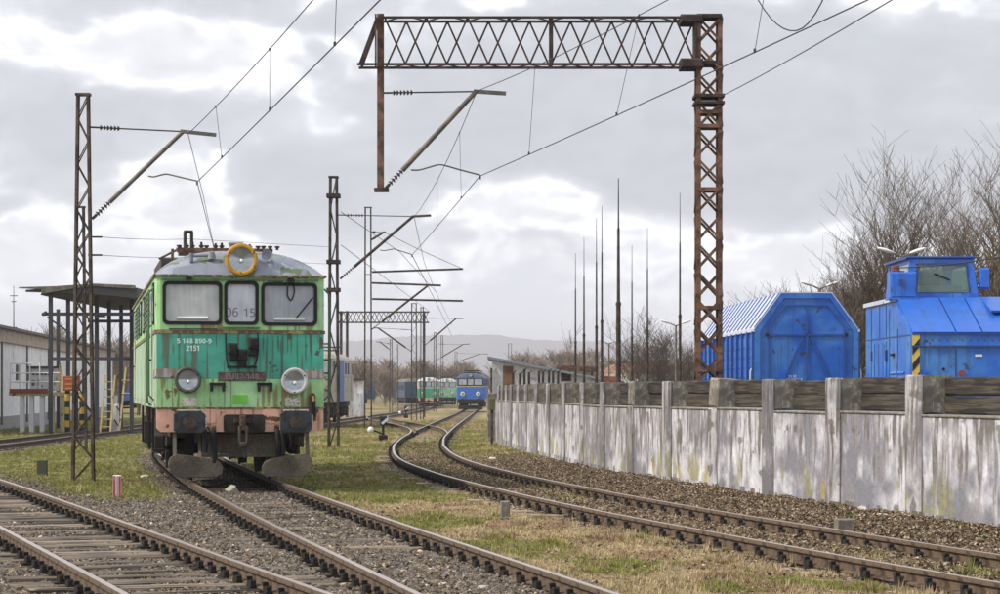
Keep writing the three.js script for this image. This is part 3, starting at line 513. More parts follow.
// ---------------------------------------------------------------- the green locomotive
const fontBold = await new FontLoader().loadAsync('fonts/droid/droid_sans_bold.typeface.json');
const fontReg = await new FontLoader().loadAsync('fonts/droid/droid_sans_regular.typeface.json');
function text(str, size, x, y, z, { font = fontBold, wide = 1, depth = .004 } = {}) { const g = new TextGeometry(str, { font, size, depth, curveSegments: 3 }); g.computeBoundingBox(); const b = g.boundingBox; g.translate(-(b.max.x + b.min.x) / 2, 0, 0); g.scale(wide, 1, 1); return g.translate(x, y, z); }
const prism = (pts, y0, y1, holes = []) => poly(pts, y1 - y0, 0, holes).rotateX(-Math.PI / 2).translate(0, y0, 0);   // outline in (x, -z)
function dome(halfW, y0, rise, z0, z1, round, nx = 28, nz = 40) {   // roof: arched section, both ends drawn down
  const pos = [], idx = []; const L = z0 - z1;
  for (let j = 0; j <= nz; j++) for (let i = 0; i <= nx; i++) {
    const t = j / nz, zz = t < .3 ? t / .3 * round * 1.2 : t > .7 ? L - (1 - t) / .3 * round * 1.2 : lerp(round * 1.2, L - round * 1.2, (t - .3) / .4), e = Math.min(zz, L - zz), k = e >= round ? 1 : Math.sqrt(Math.max(0, 1 - (1 - e / round) ** 2));
    const u = i / nx * 2 - 1, s = Math.sign(u) * (1 - (1 - Math.abs(u)) ** 1.5), arch = Math.max(0, 1 - Math.abs(s) ** 2.9) ** .78;
    pos.push(s * halfW, y0 + rise * arch * k, z0 - zz);
  }
  for (let j = 0; j < nz; j++) for (let i = 0; i < nx; i++) { const a = j * (nx + 1) + i, b = a + nx + 1; idx.push(a, a + 1, b, a + 1, b + 1, b); }
  const g = new THREE.BufferGeometry(); g.setAttribute('position', new THREE.Float32BufferAttribute(pos, 3)); g.setIndex(idx); g.computeVertexNormals(); return g;
}
const P = {
  teal: paintMat(0x389a84, { res: 512, chip: .26, run: .75, k: 101, fadeTo: 0x4aa894, under: 0x4d4638 }), lime: paintMat(0x92c487, { res: 512, chip: .22, run: .7, k: 112, fadeTo: 0x9fcf9a, under: 0x66502f }), mint: paintMat(0xa9bba6, { res: 512, chip: .46, run: .5, k: 103, fadeTo: 0x8fb598, under: 0x5a4a36 }),
  belt: paintMat(0x8d8a52, { chip: 1.15, run: .9, k: 104, size: 1.1, under: 0x59402a }), pink: paintMat(0xd9ab96, { res: 512, chip: .3, run: .6, k: 105, under: 0x5a3a28 }), roof: paintMat(0x757d8e, { res: 512, chip: .42, run: .3, k: 106, size: 2.4, under: 0x5b6a4c, fadeTo: 0x8b92a2, rough: .65 }),
  stripe: paintMat(0x9d9a9c, { chip: .4, run: .5, k: 107 }), yellow: paintMat(0xbd9028, { chip: .34, run: .2, k: 108, size: .8, under: 0x4c3b20 }), greenDark: paintMat(0x3f6b43, { chip: .4, k: 109 }), silver: paintMat(0xb9babd, { chip: .12, run: .1, k: 110, size: 1 }), decal: mat({ color: 0x6fbf3f, roughness: .6 }), label: paintMat(0xc9c5bb, { chip: .5, k: 111, size: .5 }),
};
const dirty = (c, k, rough = .22) => new THREE.MeshPhysicalMaterial({ map: tex(256, 256, (u, v) => { const n = fbm2(u * 5, v * 5, 4, 5, 5, k), r = n2(u * 30, v * 2, 30, 2, k + 3); return hex(c).map((q) => q * (.82 + .26 * n + .1 * r)); }, true, [.9, .9]), roughness: rough, clearcoat: .8, clearcoatRoughness: .08 });
const lensMat = new THREE.MeshPhysicalMaterial({ color: 0x9aa3a8, roughness: .12, metalness: .55, clearcoat: 1 }), bulbMat = mat({ color: 0xe6e6e0, roughness: .25 }), ringDark = mat({ color: 0x4a4a45, roughness: .5 });
{
  const t = thing('locomotive', 'weathered green electric locomotive with rusty front, pink buffer beam and yellow-rimmed top lamp', 'locomotive', [xOf(240.5, 37.1), 0, -37.1], .188);
  const S = 59.3, lx = (px) => (px - 240.5) / S, ly = (py) => (483.4 - py) / S, N = 15.9, hw = 1.42;
  // body shell
  const outline = rr(-hw, 0, hw, N, .1);
  mesh('body_side', prism(outline, 1.27, 2.52), P.mint, t);
  mesh('upper_body_side', prism([[1.34, 0], [1.39, .02], [hw, .09], [hw, N - .1], [hw - .1, N], [-hw + .1, N], [-hw, N - .1], [-hw, .09], [-1.39, .02], [-1.34, 0], [-1.34, .08], [-hw + .08, .14], [-hw + .08, N - .08], [hw - .08, N - .08], [hw - .08, .14], [1.34, .08]], 2.585, 3.5), P.lime, t);
  const F0 = (x0, y0, x1, y1, d = .012) => box(x1 - x0, y1 - y0, d, (x0 + x1) / 2, (y0 + y1) / 2, d / 2);
  const tealFront = mesh('front_panel', F0(-1.4, 1.765, 1.4, 2.52), P.teal, t); tealFront.userData.label = 'dark teal upper front panel with rust runs';
  const limeFront = mesh('front_panel', F0(-1.4, 1.275, 1.4, 1.762), P.lime, t); limeFront.userData.label = 'light green lower front panel';
  mesh('belt_strip', [prism(rr(-hw - .02, -.025, hw + .02, N, .1), 2.523, 2.58)], P.belt, t);
  // windows
  const wins = [[-1.275, 2.70, -.335, 3.375, 'left'], [-.25, 2.70, .275, 3.385, 'middle'], [.372, 2.69, 1.268, 3.365, 'right']], hol = wins.map(([a, b, c, d]) => rr(a, b, c, d, .07));
  mesh('window_surround', poly([[-1.34, 2.585], [1.34, 2.585], [1.34, 3.5], [-1.34, 3.5]], .07, -.06, hol), P.lime, t);
  const glassC = [dirty(0xb0b4b3, 121, .16), dirty(0xbcc0ca, 122, .2), dirty(0x8a929a, 123, .12)];
  wins.forEach(([a, b, c, d], i) => {
    const w = mesh('window', poly(rr(a + .01, b + .01, c - .01, d - .01, .06), .012, -.045), glassC[i], t);
    mesh('gasket', poly(rr(a - .028, b - .028, c + .028, d + .028, .09), .03, .002, [rr(a + .028, b + .028, c - .028, d - .028, .06)]), M.rubber, w);
    if (i !== 1) mesh('paper_roll', rod(V((a + c) / 2 - .26, b + .085, -.02), V((a + c) / 2 + .26, b + .085, -.02), .028), M.white, w);
    else mesh('number_lettering', [text('06', .15, lx(232), ly(316.5), -.032, { font: fontReg }), text('15', .14, lx(249.5), ly(316.5), -.032, { font: fontReg })], mat({ color: 0x6d7078 }), w);
    if (i === 2) mesh('wiper', [rod(V(lx(296), ly(318), .02), V(lx(313), ly(297), .02), .012), pipe([V(lx(288), ly(279), .05), V(lx(287), ly(295), .06), V(lx(291), ly(301), .05), V(lx(294), ly(292), .06), V(lx(293), ly(279), .05)], .013)], M.rubber, w);
  });
  mesh('window_drip_strip', [box(2.62, .03, .05, 0, 3.435, .03)], P.greenDark, t); mesh('step_bar', box(.62, .025, .06, 0.01, 2.625, .035), P.greenDark, t);
  mesh('lamp_bracket', [box(.1, .06, .1, lx(189), ly(279), .05), box(.1, .07, .1, lx(290), ly(279.5), .05)], M.rubber, t);
  // roof
  mesh('roof', dome(hw + .02, 3.5, .47, .04, -N - .04, .95), P.roof, t);
  mesh('roof_gutter', [box(2.8, .04, .05, 0, 3.495, .03), box(.05, .04, N, -hw - .01, 3.5, -N / 2), box(.05, .04, N, hw + .01, 3.5, -N / 2)], P.belt, t);
  const top = mesh('top_headlight', [lathe([[.17, -.5], [.22, -.35], [.265, -.1], [.275, 0], [.262, .03], [.205, .035], [.2, -.01]], lx(241), ly(260), .1)], P.yellow, t);
  mesh('lens', lathe([[.001, -.02], [.1, -.01], [.203, .012]], lx(241), ly(260), .09), lensMat, top); mesh('bulb', new THREE.SphereGeometry(.035, 10, 8).translate(lx(241), ly(261), .1), bulbMat, top);
  mesh('lamp_vent', [box(.2, .09, .16, lx(236), ly(246), -.1), box(.24, .03, .2, lx(236), ly(243.5), -.1)], P.roof, t);
  for (const [px, dir] of [[191, -1], [266, 1]]) mesh('horn', dir < 0 ? [rod(V(lx(190), ly(256), -.12), V(lx(213), ly(255), -.12), .028), rod(V(lx(212), ly(258), -.12), V(lx(212), ly(251.5), -.1), .075, .05, 12), rod(V(lx(192), ly(262), -.12), V(lx(192), ly(253), -.12), .035)] : [lathe([[.02, -.3], [.03, -.1], [.09, 0], [.1, .01], [.04, -.03], [.001, -.04]], lx(267), ly(255), 0), rod(V(lx(267), ly(264), -.1), V(lx(267), ly(256), -.1), .03)], P.roof, t);
  const R = rng(77);
  mesh('roof_beam', [box(1.62, .07, .3, lx(231), 4.06, -2.2), box(1.5, .05, .2, lx(231), 4.04, -3.1), ...[-1.4, -.9, -.3, .35].map((x) => box(.05, .2, .05, x + .35, 3.98, -2.2))], M.rust, t);
  for (let i = 0; i < 15; i++) { const x = -.95 + i * .125 + R() * .04; if (Math.abs(x) < .24 && i % 2) continue; mesh('roof_insulator', [rod(V(x, 4.08, -2.2), V(x, 4.13 + R() * .1, -2.2), .03, .02, 8), rod(V(x, 4.12, -2.2), V(x, 4.15, -2.2), .045, .045, 8)], M.rustDark, t); }
  mesh('pantograph', [rod(V(-.82, 4.02, -2.4), V(-.82, 4.40, -2.4), .03), rod(V(-.7, 4.02, -2.4), V(-.7, 4.40, -2.4), .03), rod(V(-.84, 4.40, -2.4), V(-.68, 4.40, -2.4), .03), rod(V(-1.25, 3.95, -3), V(-.9, 4.1, -2.2), .02), rod(V(-.9, 4.05, -6), V(.9, 4.05, -6), .03), rod(V(-.9, 4.2, -4.2), V(.9, 4.2, -4.2), .03), rod(V(-.7, 4.05, -6), V(-.5, 4.2, -4.2), .02), rod(V(.7, 4.05, -6), V(.5, 4.2, -4.2), .02)], M.steel, t);
  mesh('roof_vent', [box(.5, .35, 4, -.95, 3.82, -5.5), box(.4, .3, 3, .9, 3.8, -6)], M.steel, t);
  // headlights on grey stripes
  for (const [px, py, m, ring] of [[188, 380, ringDark, 1], [294, 381, P.silver, 1]]) {
    const h = mesh('headlight', lathe([[.2, -.02], [.225, .06], [.225, .1], [.205, .115], [.165, .11], [.16, .08]], lx(px), ly(py), .01), m, t);
    mesh('lens', lathe([[.001, -.01], [.08, -.005], [.163, .015]], lx(px), ly(py), .09), lensMat, h); mesh('bulb', new THREE.SphereGeometry(.032, 10, 8).translate(lx(px) + .005, ly(py) - .03, .105), bulbMat, h);
    for (let k = 0; k < 3; k++) { const a = k * 2.1 + .5; mesh('screw', disc(.014, .012, lx(px) + .19 * Math.cos(a), ly(py) + .19 * Math.sin(a), .128, 6), M.rubber, h); }
  }
  mesh('stripe', poly([[lx(157), ly(377)], [lx(178), ly(378)], [lx(178), ly(368.5)], [lx(157), ly(369)]], .01, .013), P.stripe, t); mesh('stripe', poly([[lx(305), ly(378.5)], [lx(323), ly(378.5)], [lx(323), ly(369.5)], [lx(305), ly(369)]], .01, .013), P.stripe, t);
  mesh('side_stripe', poly([[0, 0], [.5, .14], [.9, .14], [.9, -.02], [.5, -.02]], .01, 0).rotateY(Math.PI / 2).translate(-hw - .012, 1.79, .02), P.stripe, t);
  mesh('number_lettering', [text('5 148 890-9', .08, lx(194.5), ly(343.5), .013, { wide: 1 }), text('2151', .09, lx(193), ly(351), .013, { wide: .85 })].map((g) => { g.computeBoundingBox(); return g; }), mat({ color: 0xd5ece4, roughness: .6 }), t);
  // couplings and sockets in the middle of the front
  const sock = (px, py, s = 1) => mesh('socket', [bevel(.155 * s, .17, .16, .03, lx(px), ly(py) + .07, .09), bevel(.14 * s, .14, .14, .025, lx(px), ly(py) - .08, .08), box(.17 * s, .025, .18, lx(px), ly(py) - .012, .09)], M.rubber, t);
  sock(232.3, 352.5); sock(242, 358.5); sock(252.7, 347);
  mesh('socket_bracket', [pipe([V(lx(225.5), ly(333), .02), V(lx(226), ly(350), .04), V(lx(228), ly(366), .05), V(lx(254), ly(366), .05), V(lx(258), ly(350), .04), V(lx(257.5), ly(334), .02)], .012), box(.5, .03, .1, lx(241.5), ly(367), .06)], M.rubber, t);
  mesh('number_plate', bevel(.8, .15, .03, .008, lx(241.8), ly(376.3), .03), rustMat(0x4a4442, 0x6a5c54, 131, .3), t);
  mesh('plate_lettering', text('EU07-148', .1, lx(241.8), ly(379.3), .047, { wide: .95, depth: .002 }), mat({ color: 0x827876 }), t);
  for (const px of [217.5, 264.5]) mesh('lamp_bracket', [box(.26, .045, .05, lx(px), ly(384), .04), box(.045, .15, .09, lx(px) - .1, ly(387), .06), box(.045, .15, .09, lx(px) + .1, ly(387), .06)], M.rubber, t);
  mesh('decal', F0(lx(232.5), ly(404.5), lx(247.5), ly(395), .003).translate(0, 0, .013), P.decal, t);
  for (const px of [189.5, 292.5]) mesh('label_plate', F0(lx(px - 7.3), ly(406), lx(px + 7.3), ly(397.8), .008).translate(0, 0, .013), P.label, t);
  mesh('hose_valve', [rod(V(lx(311.5), ly(416), .1), V(lx(311.5), ly(396), .1), .07, .06, 10), rod(V(lx(311.5), ly(396), .1), V(lx(311.5), ly(393), .1), .06, .03, 10)], M.rubber, t); mesh('valve_tag', box(.05, .09, .02, lx(312.5), ly(398.5), .175), P.yellow, t);
  for (let i = 0; i < 3; i++) mesh('handrail', i < 2 ? pipe([V((i ? 1 : -1) * 1.44, 1.4, -.25), V((i ? 1 : -1) * 1.52, 1.5, -.25), V((i ? 1 : -1) * 1.52, 3.2, -.25), V((i ? 1 : -1) * 1.44, 3.3, -.25)], .018) : rod(V(-1.2, 2.6, .05), V(-.4, 2.6, .05), .008), i < 2 ? P.greenDark : M.rubber, t);
  // buffer beam
  mesh('buffer_beam', [poly([[-1.4, .93], [-1.33, .87], [1.33, .87], [1.4, .93], [1.4, 1.26], [-1.4, 1.26]], .25, -.22)], P.pink, t);
  mesh('edge_seam', box(2.84, .03, .06, 0, 1.27, .02), P.belt, t);
  for (const px of [209.5, 270]) mesh('round_plate', disc(.145, .015, lx(px), ly(415), .04, 22), P.pink, t);
  for (const px of [188.3, 292.7]) {
    const b = mesh('buffer', [rod(V(lx(px), 1.05, .02), V(lx(px), 1.05, .5), .13, .11, 16), bevel(.36, .36, .06, .02, lx(px), 1.05, .05)], M.bogie, t);
    const oct = [[-.25, -.13], [-.2, -.175], [.2, -.175], [.25, -.13], [.25, .12], [.18, .175], [-.18, .175], [-.25, .12]].map(([x, y]) => [x + lx(px), y + 1.045]);
    mesh('buffer_head', poly(oct, .05, .5, [], .012), rustMat(0x24282e, 0x343a40, 132, .6), b); mesh('worn_patch', disc(.11, .006, lx(px), 1.045, .565, 18), rustMat(0x3b2f2b, 0x4c403a, 133, .3), b);
    mesh('white_edge', [box(.42, .03, .03, lx(px), 1.236, .53), box(.03, .22, .03, lx(px) + .272, 1.05, .52)], P.label, b);
  }
  // draw gear, hoses and valves
  mesh('coupler_plate', poly(rr(lx(223.3), ly(432.5), lx(264.5), ly(414.5), .05), .03, .035), M.bogie, t);
  const hook = mesh('draw_hook', [bevel(.09, .26, .4, .02, lx(241.5), 1.02, .22), box(.28, .07, .12, lx(241.5), 1.06, .1)], rustMat(0x3a2c26, 0x5b4438, 134, .4), t);
  mesh('coupling_link', [pipe([V(lx(238), .98, .4), V(lx(238), .72, .42), V(lx(241.5), .62, .42), V(lx(245), .72, .42), V(lx(245), .98, .4)], .028), rod(V(lx(242), .66, .42), V(lx(242.5), .44, .42), .02), bevel(.12, .1, .1, .02, lx(241.5), .66, .42)], M.steel, hook);
  for (const [px, w, y1] of [[212, .055, .24], [204.5, .03, .55], [276, .04, .4], [280.5, .04, .38], [288, .025, .6], [195, .03, .7]]) mesh('air_hose', pipe([V(lx(px), .93, .06), V(lx(px) + .01, .85, .16), V(lx(px) + .03, (.9 + y1) / 2, .17), V(lx(px) + .02, y1, .12)], w), M.rubber, t);
  for (const px of [207.5, 278]) mesh('brake_cock', [bevel(.1, .09, .1, .02, lx(px + 5), .93, .1), rod(V(lx(px - 4), .98, .1), V(lx(px + 6), .93, .1), .03)], M.rust, t);
  mesh('brake_cock', [bevel(.14, .06, .07, .015, lx(283), ly(427.5), .16), rod(V(lx(279), ly(430), .13), V(lx(289), ly(427), .15), .025)], mat({ color: 0xd09a24, roughness: .55 }), t); mesh('brake_cock', [bevel(.05, .16, .06, .012, lx(205), ly(424), .08)], mat({ color: 0xc99a35, roughness: .55 }), t);
  // snow ploughs
  const plough = (a, b, f) => { const pts = f > 0 ? [[a, .34], [a + .03, .2], [a + .16, .12], [b - .12, .12], [b - .02, .17], [b, .27], [b - .05, .36], [b - .16, .42], [a + .12, .5], [a + .03, .44]] : [[a, .27], [a + .02, .17], [a + .12, .12], [b - .16, .12], [b - .03, .2], [b, .34], [b - .03, .44], [b - .12, .5], [a + .16, .42], [a + .05, .36]];
    return put(poly(pts, .03, 0, [], .008), 0, 0, .12, 0, f * .06, 0); };
  mesh('snow_plough', [plough(lx(168.5), lx(222), 1), span(V(lx(175), .9, -.05), V(lx(175), .45, .1), .06, .05), span(V(lx(200), .9, -.3), V(lx(200), .4, .1), .05, .05)], M.plough, t);
  mesh('snow_plough', [plough(lx(261), lx(311), -1), span(V(lx(307), .9, -.05), V(lx(307), .45, .1), .06, .05), span(V(lx(284), .9, -.3), V(lx(284), .4, .1), .05, .05)], M.plough, t);
  mesh('guard_plate', [box(1.25, .34, .05, 0, .66, -.35), box(1.3, .05, .1, 0, .46, -.34)], M.plough, t);
  // running gear
  mesh('underframe', [box(2.3, .5, N - 1, 0, 1.02, -N / 2 - .2), box(1.2, .55, 3.4, 0, .6, -N / 2)], M.bogie, t);
  for (const zc of [-4.1, -11.8]) {
    const bg = mesh('bogie', [[-1, 1].map((s) => [bevel(.14, .28, 4.4, .03, s * 1.12, .72, zc), bevel(.18, .4, .5, .04, s * 1.14, .62, zc - 1.52), bevel(.18, .4, .5, .04, s * 1.14, .62, zc + 1.52), bevel(.2, .3, .9, .04, s * 1.2, .85, zc), ...[-1.9, -1.1, 1.1, 1.9].map((k) => rod(V(s * 1.2, .55, zc + k), V(s * 1.2, .95, zc + k), .09, .09, 10)), ...[-.5, 0, .5].map((k) => rod(V(s * 1.22, .4, zc + k), V(s * 1.22, .75, zc + k), .07, .07, 8)), rod(V(s * 1.22, .3, zc - 1.8), V(s * 1.22, .34, zc + 1.9), .035), box(.06, .3, .3, s * 1.15, .35, zc + 2.1)]), box(2.2, .3, .5, 0, .72, zc)], M.bogie, t);
    for (const dz of [-1.52, 1.52]) for (const s of [-1, 1]) mesh('wheel', [put(new THREE.CylinderGeometry(.625, .625, .13, 32), s * .78, .625, zc + dz, 0, 0, Math.PI / 2), put(new THREE.CylinderGeometry(.66, .66, .03, 32), s * .70, .625, zc + dz, 0, 0, Math.PI / 2), put(new THREE.CylinderGeometry(.12, .14, .4, 16), s * .95, .625, zc + dz, 0, 0, Math.PI / 2)], M.bogie, bg);
  }
  for (const z of [-.5, -2.6, -3.3, -7]) mesh('footstep_board', [box(.04, .72, .12, -1.44, .9, z), box(.2, .03, .35, -1.36, .56, z)], M.rubber, t);
  mesh('side_box', [bevel(.24, .4, 1.2, .03, -1.3, .75, -8), bevel(.24, .4, 1.2, .03, 1.3, .75, -8), bevel(.2, .3, .6, .03, -1.33, .66, -1.1)], M.bogie, t);
  // side doors, windows and louvres
  for (const s of [-1, 1]) {
    for (const [z0, z1, kind] of [[-.55, -1.15, 'w'], [-1.45, -2.05, 'd'], [-3, -4.2, 'l'], [-4.6, -5.8, 'l'], [-6.3, -7.3, 'w'], [-8.6, -9.6, 'w'], [-10.1, -11.3, 'l'], [-11.7, -12.9, 'l'], [-13.8, -14.4, 'd'], [-14.7, -15.3, 'w']]) {
      const x = s * (hw + .008), L = z0 - z1, zc = (z0 + z1) / 2;
      if (kind === 'w') { const w = mesh('side_window', box(.02, .62, L, x, 3.05, zc), glassC[2], t); mesh('gasket', [box(.03, .04, L + .08, x, 3.38, zc), box(.03, .04, L + .08, x, 2.72, zc), box(.03, .7, .04, x, 3.05, z0 + .02), box(.03, .7, .04, x, 3.05, z1 - .02)], M.rubber, w); }
      else if (kind === 'd') { const d = mesh('cab_door', box(.025, 1.95, L, x, 2.36, zc), P.mint, t); mesh('door_handle', box(.06, .03, .14, x + s * .02, 2.1, zc + .15), M.rubber, d); mesh('door_window', box(.03, .5, L - .2, x + s * .002, 3.0, zc), glassC[2], d); }
      else { const l = mesh('louvre', box(.03, .7, L, x, 3.04, zc), P.greenDark, t); for (let k = 0; k < 7; k++) mesh('slat', box(.04, .03, L - .08, x + s * .012, 2.76 + k * .094, zc, 0, 0, s * .5), P.greenDark, l); }
    }
    for (const z of [-1.35, -2.15]) mesh('handrail', pipe([V(s * 1.44, 1.3, z), V(s * 1.51, 1.4, z), V(s * 1.51, 2.6, z), V(s * 1.44, 2.7, z)], .016), P.greenDark, t);
  }
}

// ---------------------------------------------------------------- other locomotives and coaches in the yard
function farLoco(label, pos, turn, { low, high, roof, stripe, beam, face, N = 15.9 }) {
  const t = thing('locomotive', label, 'locomotive', pos, turn), hw = 1.46;
  mesh('lower_body', prism(rr(-hw, 0, hw, N, .16), 1.2, 2.5), low, t); mesh('upper_body', prism(rr(-hw, 0, hw, N, .16), 2.56, 3.45), high, t);
  mesh('stripe', prism(rr(-hw - .012, -.012, hw + .012, N + .012, .17), 2.503, 2.557), stripe, t); mesh('roof', dome(hw + .02, 3.44, .5, .02, -N - .02, .9, 14, 20), roof, t);
  const g = dirty(0x9aa2a8, 141);
  for (const [a, c] of [[-1.26, -.4], [-.3, .3], [.4, 1.26]]) { const w = mesh('window', box(c - a, .64, .02, (a + c) / 2, 3.02, .012), g, t); mesh('gasket', poly(rr(a - .05, 2.65, c + .05, 3.39, .08), .02, .002, [rr(a + .02, 2.72, c - .02, 3.32, .05)]), M.rubber, w); }
  for (const s of [-1, 1]) {
    const h = mesh('headlight', lathe([[.2, 0], [.24, .06], [.22, .1], [.16, .1]], s * .82, 1.75, .002), face ?? P.label, t); mesh('lens', disc(.16, .02, s * .82, 1.75, .09), lensMat, h);
    const b = mesh('buffer', [rod(V(s * .88, 1.05, 0), V(s * .88, 1.05, .5), .12, .1, 12), disc(.23, .06, s * .88, 1.05, .52, 16)], M.rubber, t); void b;
    for (const [z0, z1] of [[-.5, -1.2], [-1.5, -2.1], [-4, -5], [-6, -7], [-9, -10], [-11, -12], [-13.8, -14.4], [-14.7, -15.4]]) mesh('side_window', box(.02, .62, z0 - z1, s * (hw + .006), 3.0, (z0 + z1) / 2), M.black, t);
    mesh('side_door', box(.03, 2.1, .62, s * (hw + .006), 2.3, -1.85), low, t); mesh('side_door', box(.03, 2.1, .62, s * (hw + .006), 2.3, -N + 1.85), low, t);
  }
  const th = mesh('top_headlight', lathe([[.15, -.4], [.2, -.1], [.22, .02], [.17, .03]], 0, 3.72, .0), roof, t); mesh('lens', disc(.17, .02, 0, 3.72, .02), lensMat, th);
  mesh('buffer_beam', box(2.7, .36, .2, 0, 1.03, -.06), beam, t); mesh('snow_plough', [poly([[-1.3, .14], [1.3, .14], [1.25, .55], [-1.25, .55]], .04, .02), box(.12, .5, .3, 0, .8, .15)], M.rubber, t);
  mesh('underframe', box(2.2, .5, N - 1, 0, .95, -N / 2), M.bogie, t);
  for (const zc of [-4.1, -11.8]) { const bg = mesh('bogie', [-1, 1].map((s) => [bevel(.16, .4, 4.4, .04, s * 1.15, .68, zc), box(.2, .5, .5, s * 1.2, .6, zc - 1.5), box(.2, .5, .5, s * 1.2, .6, zc + 1.5), box(.2, .4, .8, s * 1.2, .7, zc)]), M.bogie, t); for (const dz of [-1.52, 1.52]) for (const s of [-1, 1]) mesh('wheel', put(new THREE.CylinderGeometry(.625, .625, .14, 20), s * .78, .625, zc + dz, 0, 0, Math.PI / 2), M.bogie, bg); }
  mesh('pantograph', [1, 2].map((k) => { const z = -N * (k === 1 ? .18 : .78); return [rod(V(-.8, 4.05, z), V(.8, 4.05, z), .04), rod(V(-.6, 4.05, z), V(-.4, 4.25, z - 1.4), .03), rod(V(.6, 4.05, z), V(.4, 4.25, z - 1.4), .03), rod(V(-.9, 4.27, z - 1.4), V(.9, 4.27, z - 1.4), .04), ...[-.7, 0, .7].map((x) => rod(V(x, 3.8, z), V(x, 4.08, z), .05, .05, 8))]; }), M.rustDark, t);
  return t;
}
farLoco('far blue electric locomotive with yellow stripe left of the wall end', [xOf(470.5, 232), slope(232), -232], -.02, { low: paintMat(0x2f66c0, { chip: .05, run: .1, k: 151, res: 128 }), high: paintMat(0x2a4f96, { chip: .05, run: .1, k: 152, res: 128 }), roof: paintMat(0x3c4a66, { chip: .1, k: 153, res: 128 }), stripe: mat({ color: 0xd8c95a }), beam: M.black, face: mat({ color: 0xd8dc9a }) });
farLoco('far green and white locomotive with pink buffer beam', [xOf(428.5, 290), slope(290), -290], .028, { low: paintMat(0x2f9a74, { chip: .1, k: 154, res: 128 }), high: paintMat(0xccd4d2, { chip: .1, k: 155, res: 128 }), roof: paintMat(0xc3c8ca, { chip: .1, k: 156, res: 128 }), stripe: mat({ color: 0xc9d2cf }), beam: P.pink });
farLoco('far pale green locomotive between the green-white and the blue one', [xOf(447, 318), slope(318), -318], .024, { low: paintMat(0x7fb79c, { chip: .1, k: 157, res: 128 }), high: paintMat(0xb9cfc4, { chip: .1, k: 158, res: 128 }), roof: paintMat(0xaab4b2, { chip: .1, k: 159, res: 128 }), stripe: mat({ color: 0xb9c9c0 }), beam: M.black });
farLoco('pale grey locomotive with blue door panel, half hidden behind the green locomotive', [trackE(113), slope(113), -113], 0, { low: paintMat(0xa9a69c, { chip: .2, k: 160, res: 128 }), high: paintMat(0xa8a8a4, { chip: .15, k: 161, res: 128 }), roof: paintMat(0xa9a396, { chip: .2, k: 162, res: 128 }), stripe: mat({ color: 0x9a978c }), beam: M.black });
{ const l = scene.children[scene.children.length - 1]; mesh('blue_panel', box(.03, 2.2, 3.2, 1.478, 2.3, -6.2), paintMat(0x2e5fa8, { chip: .15, k: 163, res: 128 }), l); }
function coach(label, px, d, turn, L, col) {
  const t = thing('passenger_coach', label, 'coach', [xOf(px, d), slope(d), -d], turn, 'dark blue coaches in the yard');
  mesh('body', prism(rr(-1.4, 0, 1.4, L, .15), 1.1, 3.5), col, t); mesh('roof', dome(1.43, 3.48, .5, .02, -L - .02, .5, 10, 10), M.steelGrey, t);
  for (const s of [-1, 1]) for (let z = -1.4; z > -L + 1; z -= 2) mesh('window', box(.03, .75, 1.2, s * 1.405, 2.6, z), M.black, t);
  mesh('underframe', box(2.2, .5, L - 2, 0, .85, -L / 2), M.bogie, t); for (const z of [-3, -L + 3]) mesh('bogie', [box(2.2, .5, 2.6, 0, .55, z)], M.bogie, t);
}
const blueOld = paintMat(0x23405c, { chip: .2, run: .3, k: 164, res: 128 });
coach('dark blue coach standing left in the distance', 372, 285, 1.35, 20, blueOld); coach('dark blue coach end left of the green-white locomotive', 414, 330, .12, 20, blueOld); coach('blue wagon glimpsed under the depot canopy', 119, 210, .1, 14, paintMat(0x2f5fa6, { chip: .1, k: 165, res: 128 }));

